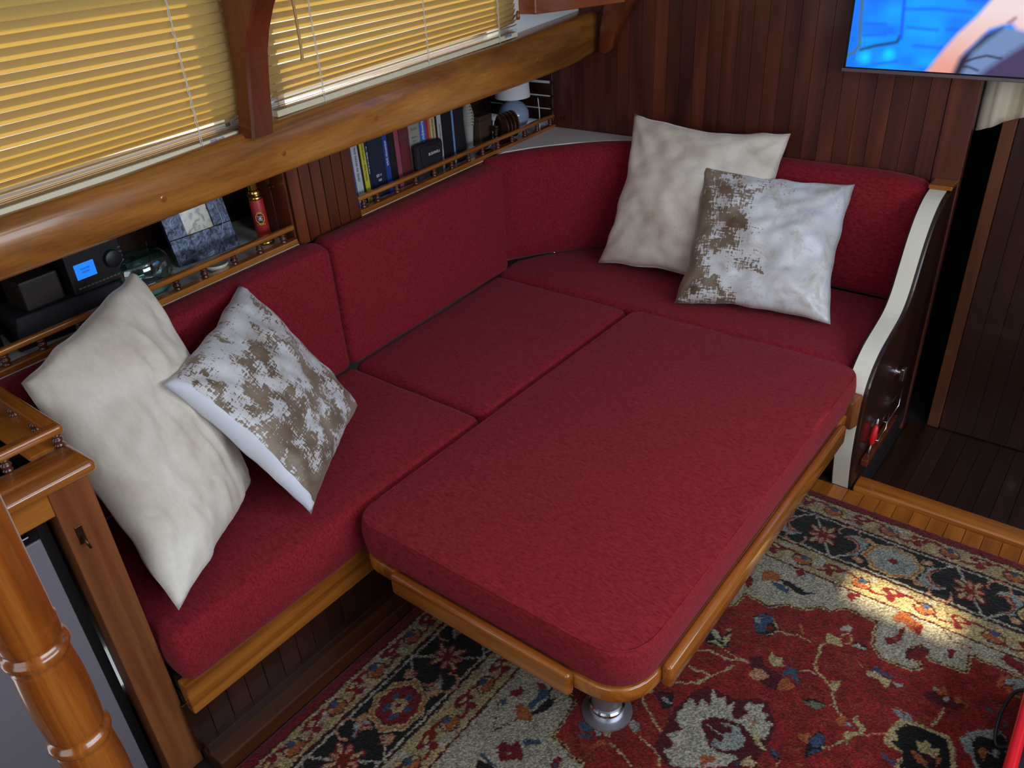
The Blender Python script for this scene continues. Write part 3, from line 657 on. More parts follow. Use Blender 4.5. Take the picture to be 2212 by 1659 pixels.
link('seam', tube([Vector((a, b, 0.4585)) for a, b in so_], 0.0022, 6, True), 'red', tcu, smooth=True)
# ------------------------------------------------------------------ pillows
def pillow(label, c, thick, mat_f, mat_b, pinch=0.05, seed=0, wr=0.006, group=None, bend=(0, 0), back=0.55, strip=2.0):
    """c: four corner tips TL,TR,BR,BL in the room; two padded faces sewn along the border"""
    TL, TR, BR, BL = (Vector(a) for a in c); N = 44; cen = (TL+TR+BR+BL)/4
    nrm = ((TR-BL).cross(TL-BR)).normalized()
    if nrm.dot(Vector((CX, CY, CZ))-cen) < 0: nrm = -nrm
    def base(s, t):
        a, b = s, t
        # border pulled in between the corner tips
        s2 = a*(1-pinch*(1-b*b)*abs(a)**1.5) ; t2 = b*(1-pinch*(1-a*a)*abs(b)**1.5)
        su, tu = (s2+1)/2, (t2+1)/2
        p = TL*(1-su)*(1-tu)+TR*su*(1-tu)+BR*su*tu+BL*(1-su)*tu
        ed = max(abs(a), abs(b))**4*min(1.0, 3.5*(1-min(abs(a), abs(b))))
        q = Vector((a*3.3+seed*2.3, b*3.3, seed)); wv = Vector((mnoise.noise(q), mnoise.noise(q+Vector((9, 3, 5))), mnoise.noise(q+Vector((4, 8, 1)))))
        return p+wv*(wr*0.75*ed)
    V = []; F = []; UV = []; MI = []
    for side in (1, -1):
        for j in range(N+1):
            for i in range(N+1):
                s = -1+2*i/N; t = -1+2*j/N; p = base(s, t)
                e = max(0.0, (1-s*s))*max(0.0, (1-t*t))
                h = thick*(e**0.42)*(1.0 if side > 0 else back)
                q = Vector((s*2.1+seed, t*2.1, side*3.0+seed*1.7))
                w = mnoise.noise(q*1.0)*wr*2.0+mnoise.noise(q*2.6)*wr+mnoise.noise(Vector((q.x*1.6+q.y*5.5, q.y*1.2-q.x, q.z)))*wr*0.8
                # radiating creases near the corners
                rr = min(math.hypot(abs(s)-1, abs(t)-1), 1.0); cr = math.sin(math.atan2(abs(t)-1.02, abs(s)-1.02)*11+seed)*wr*1.4*max(0, 1-rr/0.75)
                p = p+nrm*(side*h+(w+cr)*(e**0.4)+bend[0]*(1-s*s)+bend[1]*(1-t*t))
                V.append(p); UV.append(((s+1)/2, 1-(t+1)/2))
    n1 = (N+1)**2
    for side in range(2):
        for j in range(N):
            for i in range(N):
                a = side*n1+j*(N+1)+i
                f = (a, a+1, a+N+2, a+N+1)
                F.append(f if side else f[::-1]); MI.append(1 if (side or -1+2*j/N > strip) else 0)
    me = mk(V, F); uvl = me.uv_layers.new(name='UVMap')
    for lp in me.loops: uvl.data[lp.index].uv = UV[lp.vertex_index]
    me.materials.append(M[mat_f]); me.materials.append(M[mat_b])
    for p_, k in zip(me.polygons, MI): p_.material_index = k
    bm = bmesh.new(); bm.from_mesh(me); bmesh.ops.remove_doubles(bm, verts=bm.verts, dist=1e-5); bmesh.ops.recalc_face_normals(bm, faces=bm.faces); bm.to_mesh(me); bm.free()
    zmin = min(v.z for v in V)
    return tag(link('throw_pillow', me, None, base=(cen.x, cen.y, zmin), smooth=True), label, 'pillow', group)
pillow('large cream velvet pillow standing behind, against the bulkhead cushion', [(0.454, 0.055, 1.035), (1.085, 0.090, 1.015), (1.155, -0.175, 0.480), (0.449, -0.205, 0.486)], 0.085, 'velvet', 'velvet', 0.10, 1.0, 0.011)
pillow('satin pillow with taupe print down one side, in front of the far cream pillow', [(0.818, -0.060, 0.904), (1.338, 0.085, 0.866), (1.426, -0.252, 0.480), (0.892, -0.378, 0.480)], 0.078, 'satin_b', 'satin_back', 0.09, 4.0, 0.012)
pillow('large cream velvet pillow slumped between the near cabinet and the settee back', [(0.205, -1.975, 1.055), (0.470, -1.965, 0.490), (0.722, -2.345, 0.492), (0.345, -2.350, 0.960)], 0.115, 'velvet', 'velvet', 0.01, 7.0, 0.010, back=0.5)
pillow('tilted satin pillow with mottled taupe print, leaning on the near cream pillow', [(0.215, -1.700, 0.915), (0.440, -1.545, 0.500), (0.706, -1.955, 0.486), (0.486, -2.118, 0.884)], 0.078, 'satin_a', 'satin_back', 0.06, 11.0, 0.009, strip=0.90)

# ------------------------------------------------------------------ galley cabinet in the foreground
cb = empty('fridge_cabinet', (0.45, -2.8, 0), 'varnished galley cabinet with a spindle-railed top at the near end of the settee', 'cabinet')
link('corner_post', box(0.625, 0.690, -2.480, -2.402, 0.0, 0.897, 0.003), 'trimz', cb)
link('side_panel', box(0.24, 0.626, -2.425, -2.405, 0.0, 0.897), 'redwood', cb)
link('front_rail', box(0.655, 0.688, -3.25, -2.480, 0.842, 0.897, 0.003), 'trim', cb)
link('counter_edge_front', box(0.598, 0.706, -3.25, -2.384, 0.897, 0.926, 0.012, 3), 'trim', cb, smooth=40)
link('counter_edge_side', box(0.24, 0.600, -2.462, -2.384, 0.897, 0.9255, 0.011, 3), 'trimx', cb, smooth=40)
link('counter_glass', box(0.24, 0.60, -3.25, -2.46, 0.900, 0.9215), 'glossblack', cb)
link('inner_frame', box(0.25, 0.56, -2.512, -2.505, 0.9215, 0.9235), 'steel', cb)
link('gallery_top_side', box(0.24, 0.612, -2.414, -2.386, 0.953, 0.972, 0.006, 3), 'trimx', cb, smooth=40)
link('gallery_top_front', box(0.586, 0.613, -3.25, -2.388, 0.9532, 0.9722, 0.006, 3), 'trim', cb, smooth=40)
sp2 = spm.copy(); sp2.transform(Matrix.Diagonal((0.95, 0.95, 1.0, 1)))
copies('spindle', sp2, cb, [(0.599, -2.401, 0.925), (0.599, -2.50, 0.925), (0.599, -2.60, 0.925), (0.599, -2.7, 0.925), (0.50, -2.401, 0.925), (0.40, -2.401, 0.925), (0.30, -2.401, 0.925)])
hk = link('hook', tube([(0.690, -2.455, 0.775), (0.702, -2.455, 0.775), (0.708, -2.455, 0.765), (0.708, -2.452, 0.752)], 0.003, 8), 'bronze', cb, smooth=True)
link('hook_plate', box(0.688, 0.692, -2.462, -2.448, 0.757, 0.800, 0.001), 'bronze', cb)
fr_ = empty('refrigerator', (0.45, -2.8, 0), 'grey under-counter refrigerator with a black top band inside the cabinet', 'refrigerator')
link('body', box(0.25, 0.628, -3.2, -2.486, 0.02, 0.835), 'black', fr_)
link('door', box(0.630, 0.655, -3.18, -2.512, 0.05, 0.792, 0.004), 'grey', fr_, smooth=40)
link('control_band', box(0.630, 0.657, -3.18, -2.512, 0.794, 0.834, 0.004), 'glossblack', fr_, smooth=40)
link('handle', box(0.656, 0.668, -2.60, -2.53, 0.806, 0.820, 0.003), 'glossblack', fr_)
# bamboo-carved post close to the camera
pf = []
z = 0.0
while z < 1.46:
    k = ((z-0.036) % 0.14)/0.14
    if z > 1.19: k = 0.10+0.45*(z-1.19)/0.27
    r = 0.0352+0.0034*math.sin(pi*k)
    d = min(k, 1-k)*0.14
    if d < 0.0085: r = 0.0362+0.0045*math.cos(d/0.0085*pi/2)
    elif d < 0.014: r -= 0.0016
    pf.append((r*0.84, z)); z += 0.0035
tag(link('carved_post', lathe((1.362, -2.721, 0.0), Z1, pf, 40), 'bamboo', base=(1.362, -2.721, 0.0), smooth=True), 'varnished handrail post carved like bamboo, close in the near corner', 'post')

# ------------------------------------------------------------------ television and curtain
tv = empty('television', (1.75, 0.10, 1.24), 'wall television showing a blue wall and a bare arm', 'television')
link('casing', box(1.231, 2.20, 0.102, 0.135, 1.246, 1.80, 0.004), 'black', tv)
link('bottom_bezel', box(1.229, 2.202, 0.094, 0.136, 1.2365, 1.2475, 0.002), plain('silver_bezel', srgb(120, 112, 112), 0.35, metal=0.6), tv)
link('wall_bracket', box(1.45, 1.60, 0.134, 0.182, 1.38, 1.60), 'black', tv)
def pip(px, py, poly):
    ins = np.zeros(px.shape, bool); n = len(poly)
    for i in range(n):
        x0, y0 = poly[i]; x1, y1 = poly[(i+1) % n]
        if y0 == y1: continue
        c = ((y0 > py) != (y1 > py)) & (px < (x1-x0)*(py-y0)/(y1-y0)+x0); ins ^= c
    return ins
def seg_dist(px, py, pts):
    d = np.full(px.shape, 1e9)
    for (x0, y0), (x1, y1) in zip(pts, pts[1:]):
        dx, dy = x1-x0, y1-y0; L2 = dx*dx+dy*dy+1e-12
        t = np.clip(((px-x0)*dx+(py-y0)*dy)/L2, 0, 1); d = np.minimum(d, np.hypot(px-x0-t*dx, py-y0-t*dy))
    return d
def grid_mesh(xs, ys, fn_pos, cols):
    nx, ny = len(xs), len(ys); V = fn_pos
    idx = np.arange(nx*ny).reshape(ny, nx)
    f = np.stack([idx[:-1, :-1], idx[:-1, 1:], idx[1:, 1:], idx[1:, :-1]], -1).reshape(-1, 4)
    me = bpy.data.meshes.new('grid'); me.vertices.add(nx*ny); me.vertices.foreach_set('co', V.astype(np.float32).ravel())
    me.loops.add(f.size); me.loops.foreach_set('vertex_index', f.astype(np.int32).ravel())
    me.polygons.add(len(f)); me.polygons.foreach_set('loop_start', np.arange(0, f.size, 4, dtype=np.int32)); me.update(calc_edges=True); me.validate()
    ca = me.color_attributes.new('col', 'FLOAT_COLOR', 'POINT')
    c4 = np.concatenate([cols.reshape(-1, 3), np.ones((nx*ny, 1))], 1); ca.data.foreach_set('color', c4.astype(np.float32).ravel()); return me
def lin(c): return np.array(srgb(*c)[:3])
def vnoise(X, Y, seed):
    rng = np.random.default_rng(seed); g = rng.random((64, 64)); xi = np.floor(X).astype(int); yi = np.floor(Y).astype(int); fx = X-xi; fy = Y-yi
    fx = fx*fx*(3-2*fx); fy = fy*fy*(3-2*fy); a = g[yi % 64, xi % 64]; b = g[yi % 64, (xi+1) % 64]; c = g[(yi+1) % 64, xi % 64]; d = g[(yi+1) % 64, (xi+1) % 64]
    return (a*(1-fx)+b*fx)*(1-fy)+(c*(1-fx)+d*fx)*fy
def screen():
    # picture on the screen, in metres from its lower left corner: painted brick wall, window, arm and grey trousers
    xs = np.linspace(0, 0.95, 300); ys = np.linspace(0, 0.54, 170); X, Y = np.meshgrid(xs, ys)
    C_ = np.zeros(X.shape+(3,)); C_[:] = lin((0, 140, 255))
    n = vnoise(X*16, Y*34, 3); C_ += (n[..., None]-0.5)*np.array([0.0, 0.22, 0.1])
    def soft(mask_d, w): return np.clip(1-mask_d/w, 0, 1)[..., None]
    def put(a, col, k=1.0):
        nonlocal C_
        a = np.clip(a*k, 0, 1); C_ = C_*(1-a)+col*a
    C_ = np.where((X < 0.026)[..., None], lin((0, 116, 255)), C_)
    for pts in ([(0.158, 0.18), (0.25, 0.183), (0.349, 0.176)], [(0.173, 0.128), (0.262, 0.123)], [(0.29, 0.126), (0.34, 0.126)], [(0.202, 0.075), (0.283, 0.072)], [(0.041, 0.135), (0.106, 0.134)], [(0.041, 0.099), (0.111, 0.105)], [(0.09, 0.012), (0.16, 0.026)], [(0.33, 0.21), (0.6, 0.212)]):
        put(soft(seg_dist(X, Y, pts), 0.009), lin((0, 92, 250)), 0.75)
    put(soft(seg_dist(X, Y, [(0.021, 0.218), (0.027, 0.129), (0.034, 0.068), (0.020, 0.045), (-0.005, 0.035)]), 0.010), lin((64, 108, 118)))
    put(soft(seg_dist(X, Y, [(0.042, 0.055), (0.083, 0.069), (0.150, 0.083), (0.156, 0.101)]), 0.009), lin((8, 62, 104)))
    put(soft(seg_dist(X, Y, [(0.160, 0.095), (0.150, 0.206), (0.150, 0.6)]), 0.009), lin((0, 84, 250)))
    for (bx, by, br) in ((0.058, 0.032, 0.028), (0.132, 0.046, 0.026)):
        put(np.clip(1-np.hypot(X-bx, Y-by)/br, 0, 1)[..., None], lin((0, 216, 255)))
    def fill(poly, w=0.006):
        ins = pip(X, Y, poly); d = seg_dist(X, Y, poly+[poly[0]]); return np.where(ins, 0.5+0.5*np.clip(d/w, 0, 1), 0.5-0.5*np.clip(d/w, 0, 1))[..., None]
    put(fill([(0.322, -0.02), (0.356, 0.057), (0.404, 0.111), (0.444, 0.137), (0.496, 0.129), (0.98, 0.128), (0.98, -0.05), (0.322, -0.05)]), lin((110, 136, 182)))
    put(fill([(0.39, -0.02), (0.425, 0.019), (0.461, 0.052), (0.508, 0.091), (0.613, 0.119), (0.98, 0.12), (0.98, -0.05), (0.39, -0.05)], 0.012), lin((66, 52, 92)))
    put(soft(seg_dist(X, Y, [(0.353, 0.033), (0.388, 0.048), (0.416, 0.056), (0.457, 0.050)]), 0.006), lin((40, 44, 74))); put(soft(seg_dist(X, Y, [(0.353, 0.021), (0.374, 0.021), (0.401, 0.012)]), 0.006), lin((40, 44, 74)))
    arm = [(0.243, -0.02), (0.288, 0.060), (0.323, 0.115), (0.367, 0.166), (0.396, 0.212), (0.462, 0.30), (0.70, 0.38), (0.98, 0.38), (0.98, 0.14), (0.609, 0.136), (0.543, 0.126), (0.499, 0.128), (0.479, 0.133), (0.461, 0.152), (0.443, 0.145), (0.407, 0.131), (0.382, 0.097), (0.354, 0.062), (0.333, -0.02)]
    sk = lin((226, 158, 142))*(1-np.clip((Y-0.02)/0.16, 0, 1))[..., None]+lin((234, 212, 214))*np.clip((Y-0.02)/0.16, 0, 1)[..., None]
    put(fill(arm, 0.008), sk)
    put(fill([(0.327, -0.02), (0.343, 0.046), (0.371, 0.079), (0.398, 0.115), (0.442, 0.137), (0.439, 0.13), (0.407, 0.099), (0.375, 0.063), (0.352, -0.02)], 0.010), lin((34, 26, 48)))
    put(soft(seg_dist(X, Y, [(0.455, 0.150), (0.468, 0.162)]), 0.010), lin((168, 128, 140)))
    pos = np.stack([1.240+X, np.full(X.shape, 0.1005), 1.2515+Y], -1)
    return grid_mesh(xs, ys, pos, np.clip(C_, 0, 1))
link('screen', screen(), 'screen', tv)
def curtain():
    V = []; F = []; nx, nz = 60, 30
    for j in range(nz+1):
        t = j/nz
        for i in range(nx+1):
            s = i/nx; lowx = 1.640+0.66*s; botz = 1.046+0.235*min(1, s*1.25)
            zz = 1.95+(botz-1.95)*t
            xx = 1.645+0.66*s*(1-0.12*t)+0.05*t*s
            yy = 0.235+0.014*math.sin(s*46+1.4*t)+0.006*math.sin(s*101+2*t)+0.03*t*s
            V.append((xx, yy, zz))
    for j in range(nz):
        for i in range(nx): a = j*(nx+1)+i; F.append((a, a+1, a+nx+2, a+nx+1))
    me = mk(V, F); bm = bmesh.new(); bm.from_mesh(me); bmesh.ops.solidify(bm, geom=list(bm.faces), thickness=0.002); bm.to_mesh(me); bm.free(); return me
tag(link('curtain', curtain(), 'linen', base=(1.65, 0.235, 1.05), smooth=True), 'pale linen curtain drawn aside in the doorway below the television', 'curtain')
# red-rimmed case at the right edge
cs = empty('cooler_case', (2.45, -1.35, 0.012), 'red-rimmed black case cut by the right edge of the picture', 'case')
o1 = round_poly([(2.262, -1.75), (2.72, -1.75), (2.72, -1.07), (2.262, -1.07)], 0.05)
link('shell', prism(o1, (0, 0, 0), (1, 0, 0), (0, 1, 0), Z1, 0.012, 0.20, 0.006), 'black', cs)
link('rim', tube([Vector((a, b, 0.20)) for a, b in densify(round_poly([(2.262, -1.75), (2.72, -1.75), (2.72, -1.07), (2.262, -1.07)], 0.05), 0.03)], 0.013, 10, True), 'redplastic', cs, smooth=True)
link('cord_loop', tube(smoothpath([(2.262, -1.20, 0.17), (2.236, -1.20, 0.14), (2.226, -1.22, 0.07), (2.236, -1.26, 0.02), (2.262, -1.27, 0.04)], 6), 0.004, 8), 'bcord', cs, smooth=True)

# ------------------------------------------------------------------ things on the shelf
SZ = 0.9072
def Hd(u, v, z): return H(u, v, z)
EXV = -HD     # along the shelf towards the bulkhead: reading direction of spines seen from the saloon
def book(v0, v1, h, mat_, label, deep=0.16, u=-0.062, lean=0.0, cat='book', title=None, tcol='whiteprint', vertical=True, tsize=0.01, name='book', group='books on the shelf'):
    r = empty(name, H(u-deep/2, (v0+v1)/2, SZ), label, cat, group)
    dz = lean*h
    def hx(u0, u1, a, b, z0, z1, bev):
        k0, k1 = lean*(z0-SZ), lean*(z1-SZ)
        return hexa([H(u0, b+k0, z0), H(u1, b+k0, z0), H(u1, a+k0, z0), H(u0, a+k0, z0), H(u0, b+k1, z1), H(u1, b+k1, z1), H(u1, a+k1, z1), H(u0, a+k1, z1)], bev, 2)
    a, b = v0+0.0004, v1-0.0004
    c = min(0.0022, (b-a)*0.2)
    link('cover', join(hx(u-deep, u, a, a+c, SZ, SZ+h, 0), hx(u-deep, u, b-c, b, SZ, SZ+h, 0), hx(u-0.004, u, a, b, SZ, SZ+h, min(0.0018, (b-a)*0.2))), mat_, r)
    link('pages', hx(u-deep+0.003, u-0.004, a+c, b-c, SZ+0.002, SZ+h-0.003, 0), 'paper', r)
    if title:
        vm = (v0+v1)/2
        for (s, zc, sz, rot) in title:
            k = lean*(zc-SZ)
            if isinstance(s, str): text('spine_print', s, sz, H(u+0.0003, vm+k, zc), EXV, (0, 0, 1), tcol, r, 0.0002)
            elif rot: strokes('spine_print', s, sz, H(u+0.0003, vm+k, zc), (0, 0, -1), EXV, tcol, r, s)
            else: strokes('spine_print', s, sz, H(u+0.0003, vm+k, zc), EXV, (0, 0, 1), tcol, r, s)
    return r
def bm_(name, rgb, rough=0.5): return plain(name, srgb(*rgb), rough, var=0.08)
LN = 0.03
book(1.222, 1.236, 0.27, bm_('cover_blue_spine', (70, 86, 150)), 'slim blue book at the divider end of the shelf', lean=LN)
book(1.190, 1.222, 0.26, bm_('cover_white', (190, 198, 206)), 'white-spined book next to the slim blue one', lean=LN, title=[(34, 1.05, 0.011, True)], tcol='ink')
book(1.180, 1.190, 0.25, bm_('cover_darkbrown', (44, 26, 22)), 'thin dark brown book between the white and yellow spines', lean=LN)
book(1.156, 1.180, 0.27, bm_('cover_yellow', (206, 198, 60)), 'bright yellow book on the shelf', lean=LN, title=[(44, 1.05, 0.009, True)], tcol='ink')
book(1.143, 1.156, 0.25, bm_('cover_navy_thin', (28, 38, 66)), 'thin navy book right beside the yellow one', lean=LN, title=[(40, 1.05, 0.007, True)])
book(1.067, 1.143, 0.28, bm_('cover_navy_thick', (26, 34, 58)), 'thick navy hardback right of the yellow book', lean=LN*0.6, title=[(9, 0.985, 0.010, False), (7, 0.968, 0.008, False)])
book(1.042, 1.067, 0.25, bm_('cover_blue_white', (34, 66, 150)), 'blue book with white lettering next to the thick navy hardback', lean=LN*0.6, title=[(26, 1.05, 0.010, True)])
book(1.006, 1.042, 0.26, bm_('cover_black_a', (20, 20, 24)), 'black book between the blue and mauve spines', lean=LN*0.4)
book(0.982, 1.006, 0.275, bm_('cover_mauve', (150, 72, 92)), 'mauve book left of the broad maroon hardback', lean=LN*0.4)
book(0.928, 0.982, 0.28, bm_('cover_maroon', (106, 40, 46)), 'broad maroon hardback with faded title', title=[(8, 1.125, 0.012, False), (8, 1.085, 0.012, False)], tcol='greyprint')
book(0.866, 0.928, 0.28, bm_('cover_stone', (150, 148, 138)), 'stone-grey book with dark lettering behind the black pouch', title=[(8, 1.120, 0.014, False), ('Yacht', 1.098, 0.015, False), (12, 1.068, 0.008, False), (9, 1.055, 0.008, False)], tcol='greyprint')
book(0.830, 0.866, 0.27, bm_('cover_bright_blue', (54, 104, 190)), 'bright blue book right of the stone-grey one', title=[(20, 1.08, 0.014, True)])
book(0.815, 0.830, 0.26, bm_('cover_red', (172, 48, 50)), 'thin red book next to the bright blue one')
book(0.803, 0.815, 0.26, bm_('cover_orange', (192, 112, 66)), 'thin orange book between the red and cream spines')
book(0.774, 0.803, 0.27, bm_('cover_cream', (200, 184, 130)), 'cream paperback with dark lettering behind the pouch', title=[(20, 1.07, 0.012, True)], tcol='ink')
book(0.762, 0.774, 0.26, bm_('cover_black_b', (22, 20, 22)), 'thin black book between the cream and white spines')
book(0.736, 0.762, 0.27, bm_('cover_white_b', (186, 186, 184)), 'white book with black lettering right of the black pouch', title=[(36, 1.02, 0.010, True)], tcol='ink')
book(0.672, 0.736, 0.30, bm_('cover_binder_a', (20, 20, 22)), 'wide black binder right of the white book', cat='binder', name='binder')
book(0.660, 0.672, 0.25, bm_('cover_pale_blue', (110, 150, 190)), 'sliver of a pale blue booklet between the two black binders')
book(0.596, 0.660, 0.31, bm_('cover_binder_b', (26, 26, 34)), 'black binder at the lamp end of the book row', cat='binder', name='binder')
# nylon pouch
pc = empty('binocular_pouch', H(-0.042, 0.86, SZ), 'black nylon binocular pouch standing in front of the books', 'pouch')
def pouch():
    o = round_poly([(-0.078, 0.0), (0.070, 0.0), (0.078, 0.135), (-0.076, 0.142)], [0.014, 0.014, 0.016, 0.016])
    return cushion(o, H(-0.052, 0.858, SZ), EXV, (0, 0, 1), HN, -0.0, 0.026, 0.009, 0.006, 0.002, 0.0)
link('body', pouch(), 'blackcloth', pc, smooth=True)
fo = round_poly([(-0.058, 0.058), (0.060, 0.056), (0.068, 0.128), (-0.062, 0.132)], [0.022, 0.022, 0.010, 0.010])
link('flap', cushion(fo, H(-0.026, 0.858, SZ), EXV, (0, 0, 1), HN, 0.0005, 0.007, 0.003, 0.001, 0.0, 0.0), 'blackcloth', pc, smooth=True)
text('lettering', 'BUSHNELL', 0.0145, H(-0.0173, 0.846, SZ+0.097), EXV, (0, 0, 1), 'whiteprint', pc, 0.0003)
# table lamp
la = empty('table_lamp', H(-0.135, 0.135, SZ), 'small table lamp with grey-blue globe base and white shade', 'lamp')
LC = H(-0.135, 0.140, SZ)
link('globe', lathe(LC, Z1, [(0.035, 0.0), (0.038, 0.006)]+[(0.070*math.cos(a), 0.070+0.066*math.sin(a)) for a in [(-62+8*k)*pi/180 for k in range(17)]]+[(0.02, 0.137), (0.012, 0.15)], 32), 'globe', la, smooth=True)
link('stem', lathe(LC+Vector((0, 0, 0.14)), Z1, [(0.008, 0), (0.008, 0.03)], 12), 'brass', la, smooth=True)
sh_ = lathe(LC+Vector((0, 0, 0.148)), Z1, [(0.0775, 0.0), (0.0715, 0.12), (0.0695, 0.12), (0.0755, 0.0)], 40)
link('shade', sh_, 'shade', la, smooth=40)
tag(link('lamp_cord', tube(smoothpath([LC+HD*0.0+Vector((0.05, -0.10, 0.075)), H(-0.10, 0.30, 1.008), H(-0.095, 0.335, 1.02), H(-0.09, 0.36, 0.99), H(-0.09, 0.37, 0.93), H(-0.085, 0.40, SZ+0.003), H(-0.07, 0.47, SZ+0.003)], 7), 0.0026, 8), 'cord', smooth=True), 'white lamp cord looping beside the wooden coaster stand', 'cord')
tag(link('charging_cable', tube(smoothpath([H(-0.045, 0.075, 1.045), H(-0.040, 0.075, 0.99), H(-0.035, 0.083, 0.94), H(-0.032, 0.10, SZ+0.003), H(-0.06, 0.14, SZ+0.0025)], 7), 0.0022, 8), 'cord', smooth=True), 'short white cable hanging at the bulkhead end of the shelf', 'cable')
# coaster stand: round carved slices in a cradle
co = empty('coaster_stand', H(-0.055, 0.31, SZ), 'dark carved wooden coaster stand in front of the lamp', 'coaster stand')
ax = (EXV+HN*0.45).normalized()
link('cradle', lathe(H(-0.062, 0.31, SZ), Z1, [(0.05, 0), (0.05, 0.006), (0.03, 0.012)], 20), 'browncarve', co)
for k in range(4):
    c = H(-0.062, 0.345-0.026*k, SZ+0.068)
    link('coaster', lathe(c, ax, [(0.046, 0), (0.055, 0.004), (0.055, 0.009), (0.044, 0.0125)], 28), 'browncarve', co, smooth=40)
link('prop_end', lathe(H(-0.05, 0.405, SZ+0.02), (0, 0.1, 1), [(0.010, 0), (0.006, 0.012), (0.010, 0.022), (0.013, 0.034), (0.010, 0.044), (0.015, 0.054), (0.013, 0.066), (0.016, 0.07)], 14), 'bronze', co, smooth=True)
bt = empty('twine_bottle', H(-0.125, 0.50, SZ), 'pale twine-wrapped bottle hanging back between binder and wooden box', 'bottle')
link('body', lathe(H(-0.125, 0.487, SZ), Z1, [(0.014, 0.0), (0.016, 0.04), (0.021, 0.10), (0.0255, 0.135), (0.024, 0.155), (0.017, 0.185), (0.010, 0.22), (0.007, 0.26)], 24), 'twine', bt, smooth=True)
for k in range(9): link('twine_turn', tube([H(-0.125, 0.487, SZ+0.11+0.012*k)+Vector((math.cos(a), math.sin(a), 0))*([0.0222, 0.0238, 0.0252, 0.0248, 0.0230, 0.0200, 0.0172, 0.0144, 0.0116][k]) for a in [2*pi*j/20 for j in range(20)]], 0.0028, 6, True), 'twine', bt, smooth=True)
wb_ = empty('wooden_box', H(-0.105, 0.425, SZ), 'small brown wooden box standing behind the coaster stand', 'box')
link('box_body', hbox(-0.14, -0.085, 0.375, 0.462, SZ, SZ+0.115, 0.003), bm_('box_brown', (74, 52, 38)), wb_)
link('lid', hbox(-0.142, -0.083, 0.373, 0.464, SZ+0.115, SZ+0.135, 0.003), bm_('box_lid', (60, 46, 36)), wb_)
link('plaque', hbox(-0.0848, -0.082, 0.385, 0.452, SZ+0.02, SZ+0.05, 0.001), bm_('box_dark', (46, 34, 28)), wb_)
tag(link('dark_dish', lathe(H(-0.04, 0.50, SZ), Z1, [(0.03, 0), (0.045, 0.006), (0.047, 0.010), (0.043, 0.009), (0.02, 0.004)], 24, 1.0, 0.6, HD), 'bronze', smooth=True), 'flat dark metal dish beside the coaster stand', 'dish')
tag(link('bead_chain', tube(smoothpath([H(-0.03, 0.80, SZ+0.004), H(-0.034, 0.72, SZ+0.004), H(-0.03, 0.62, SZ+0.004), H(-0.034, 0.53, SZ+0.004)], 40), [0.0034 if i % 3 else 0.0016 for i in range(121)], 6), 'whiteprint', smooth=True), 'pale beaded chain lying along the shelf behind the rail', 'chain')
tag(link('pencil_light', join(tube(smoothpath([H(-0.03, 1.205, SZ+0.006), H(-0.034, 1.17, SZ+0.016), H(-0.05, 1.14, SZ+0.03)], 6), 0.0035, 8), lathe(H(-0.028, 1.212, SZ+0.004), EXV+Vector((0, 0, 0.3)), [(0.006, 0), (0.007, 0.012), (0.005, 0.02)], 10)), 'bcord', smooth=True), 'bent dark cable with a plug end on the shelf near the divider', 'cable')

# nearer bay of the shelf
sg = empty('spyglass', H(-0.095, 1.615, SZ), 'upright spyglass with a red barrel, skull emblem and brass ends', 'spyglass')
SB = H(-0.095, 1.622, SZ); SA = (Vector((0, 0, 1))+HD*0.03).normalized()
link('brass_base', lathe(SB, SA, [(0.027, 0), (0.028, 0.004), (0.026, 0.012), (0.0215, 0.016), (0.0215, 0.026)], 28), 'brass', sg, smooth=40)
br_ = link('barrel', lathe(SB+SA*0.026, SA, [(0.0205, 0.0), (0.0215, 0.002), (0.0215, 0.118), (0.0205, 0.12)], 32), 'redtube', sg, smooth=40)
link('brass_collar', lathe(SB+SA*0.146, SA, [(0.0212, 0), (0.0225, 0.003), (0.0212, 0.006), (0.0212, 0.010), (0.0225, 0.013), (0.0205, 0.018), (0.0195, 0.020), (0.0195, 0.028), (0.0165, 0.030)], 28), 'brass', sg, smooth=40)
link('brass_draw_tube', lathe(SB+SA*0.176, SA, [(0.0163, 0), (0.0163, 0.05), (0.018, 0.052), (0.018, 0.06), (0.014, 0.062)], 28), 'brass', sg, smooth=40)
# emblem, wrapped on the barrel facing the saloon
eo = SB+SA*0.088; fdir = (Vector((CX, CY, 0))-Vector((eo.x, eo.y, 0))).normalized(); edir = Vector((-fdir.y, fdir.x, 0))
def on_barrel(x, y, r): a = x/0.0215; return eo+SA*y+(fdir*math.cos(a)+edir*math.sin(a))*r
def decal(poly, r, m, name):
    V = [on_barrel(x, y, r) for x, y in poly]; c = on_barrel(sum(p[0] for p in poly)/len(poly), sum(p[1] for p in poly)/len(poly), r+0.0001); V.append(c); n = len(poly)
    return link(name, mk(V, [(i, (i+1) % n, n) for i in range(n)]), m, br_)
ov = lambda a, b, n=28, x0=0, y0=0: [(x0+a*math.cos(2*pi*k/n), y0+b*math.sin(2*pi*k/n)) for k in range(n)]
link('emblem_wreath', tube([on_barrel(x, y, 0.0217) for x, y in ov(0.0135, 0.0165)], 0.0011, 6, True), 'gold', br_, smooth=True)
link('emblem_crown', tube([on_barrel(x, y, 0.0217) for x, y in ((-0.008, 0.0165), (-0.004, 0.0195), (0.0, 0.0175), (0.004, 0.0195), (0.008, 0.0165))], 0.0013, 6), 'gold', br_)
link('emblem_scroll', tube([on_barrel(x, y, 0.0217) for x, y in ((-0.012, -0.0195), (-0.006, -0.0185), (0.0, -0.0205), (0.006, -0.0185), (0.012, -0.0205))], 0.0013, 6), 'gold', br_)
decal(ov(0.0112, 0.0142), 0.0218, 'ink', 'emblem_ground')
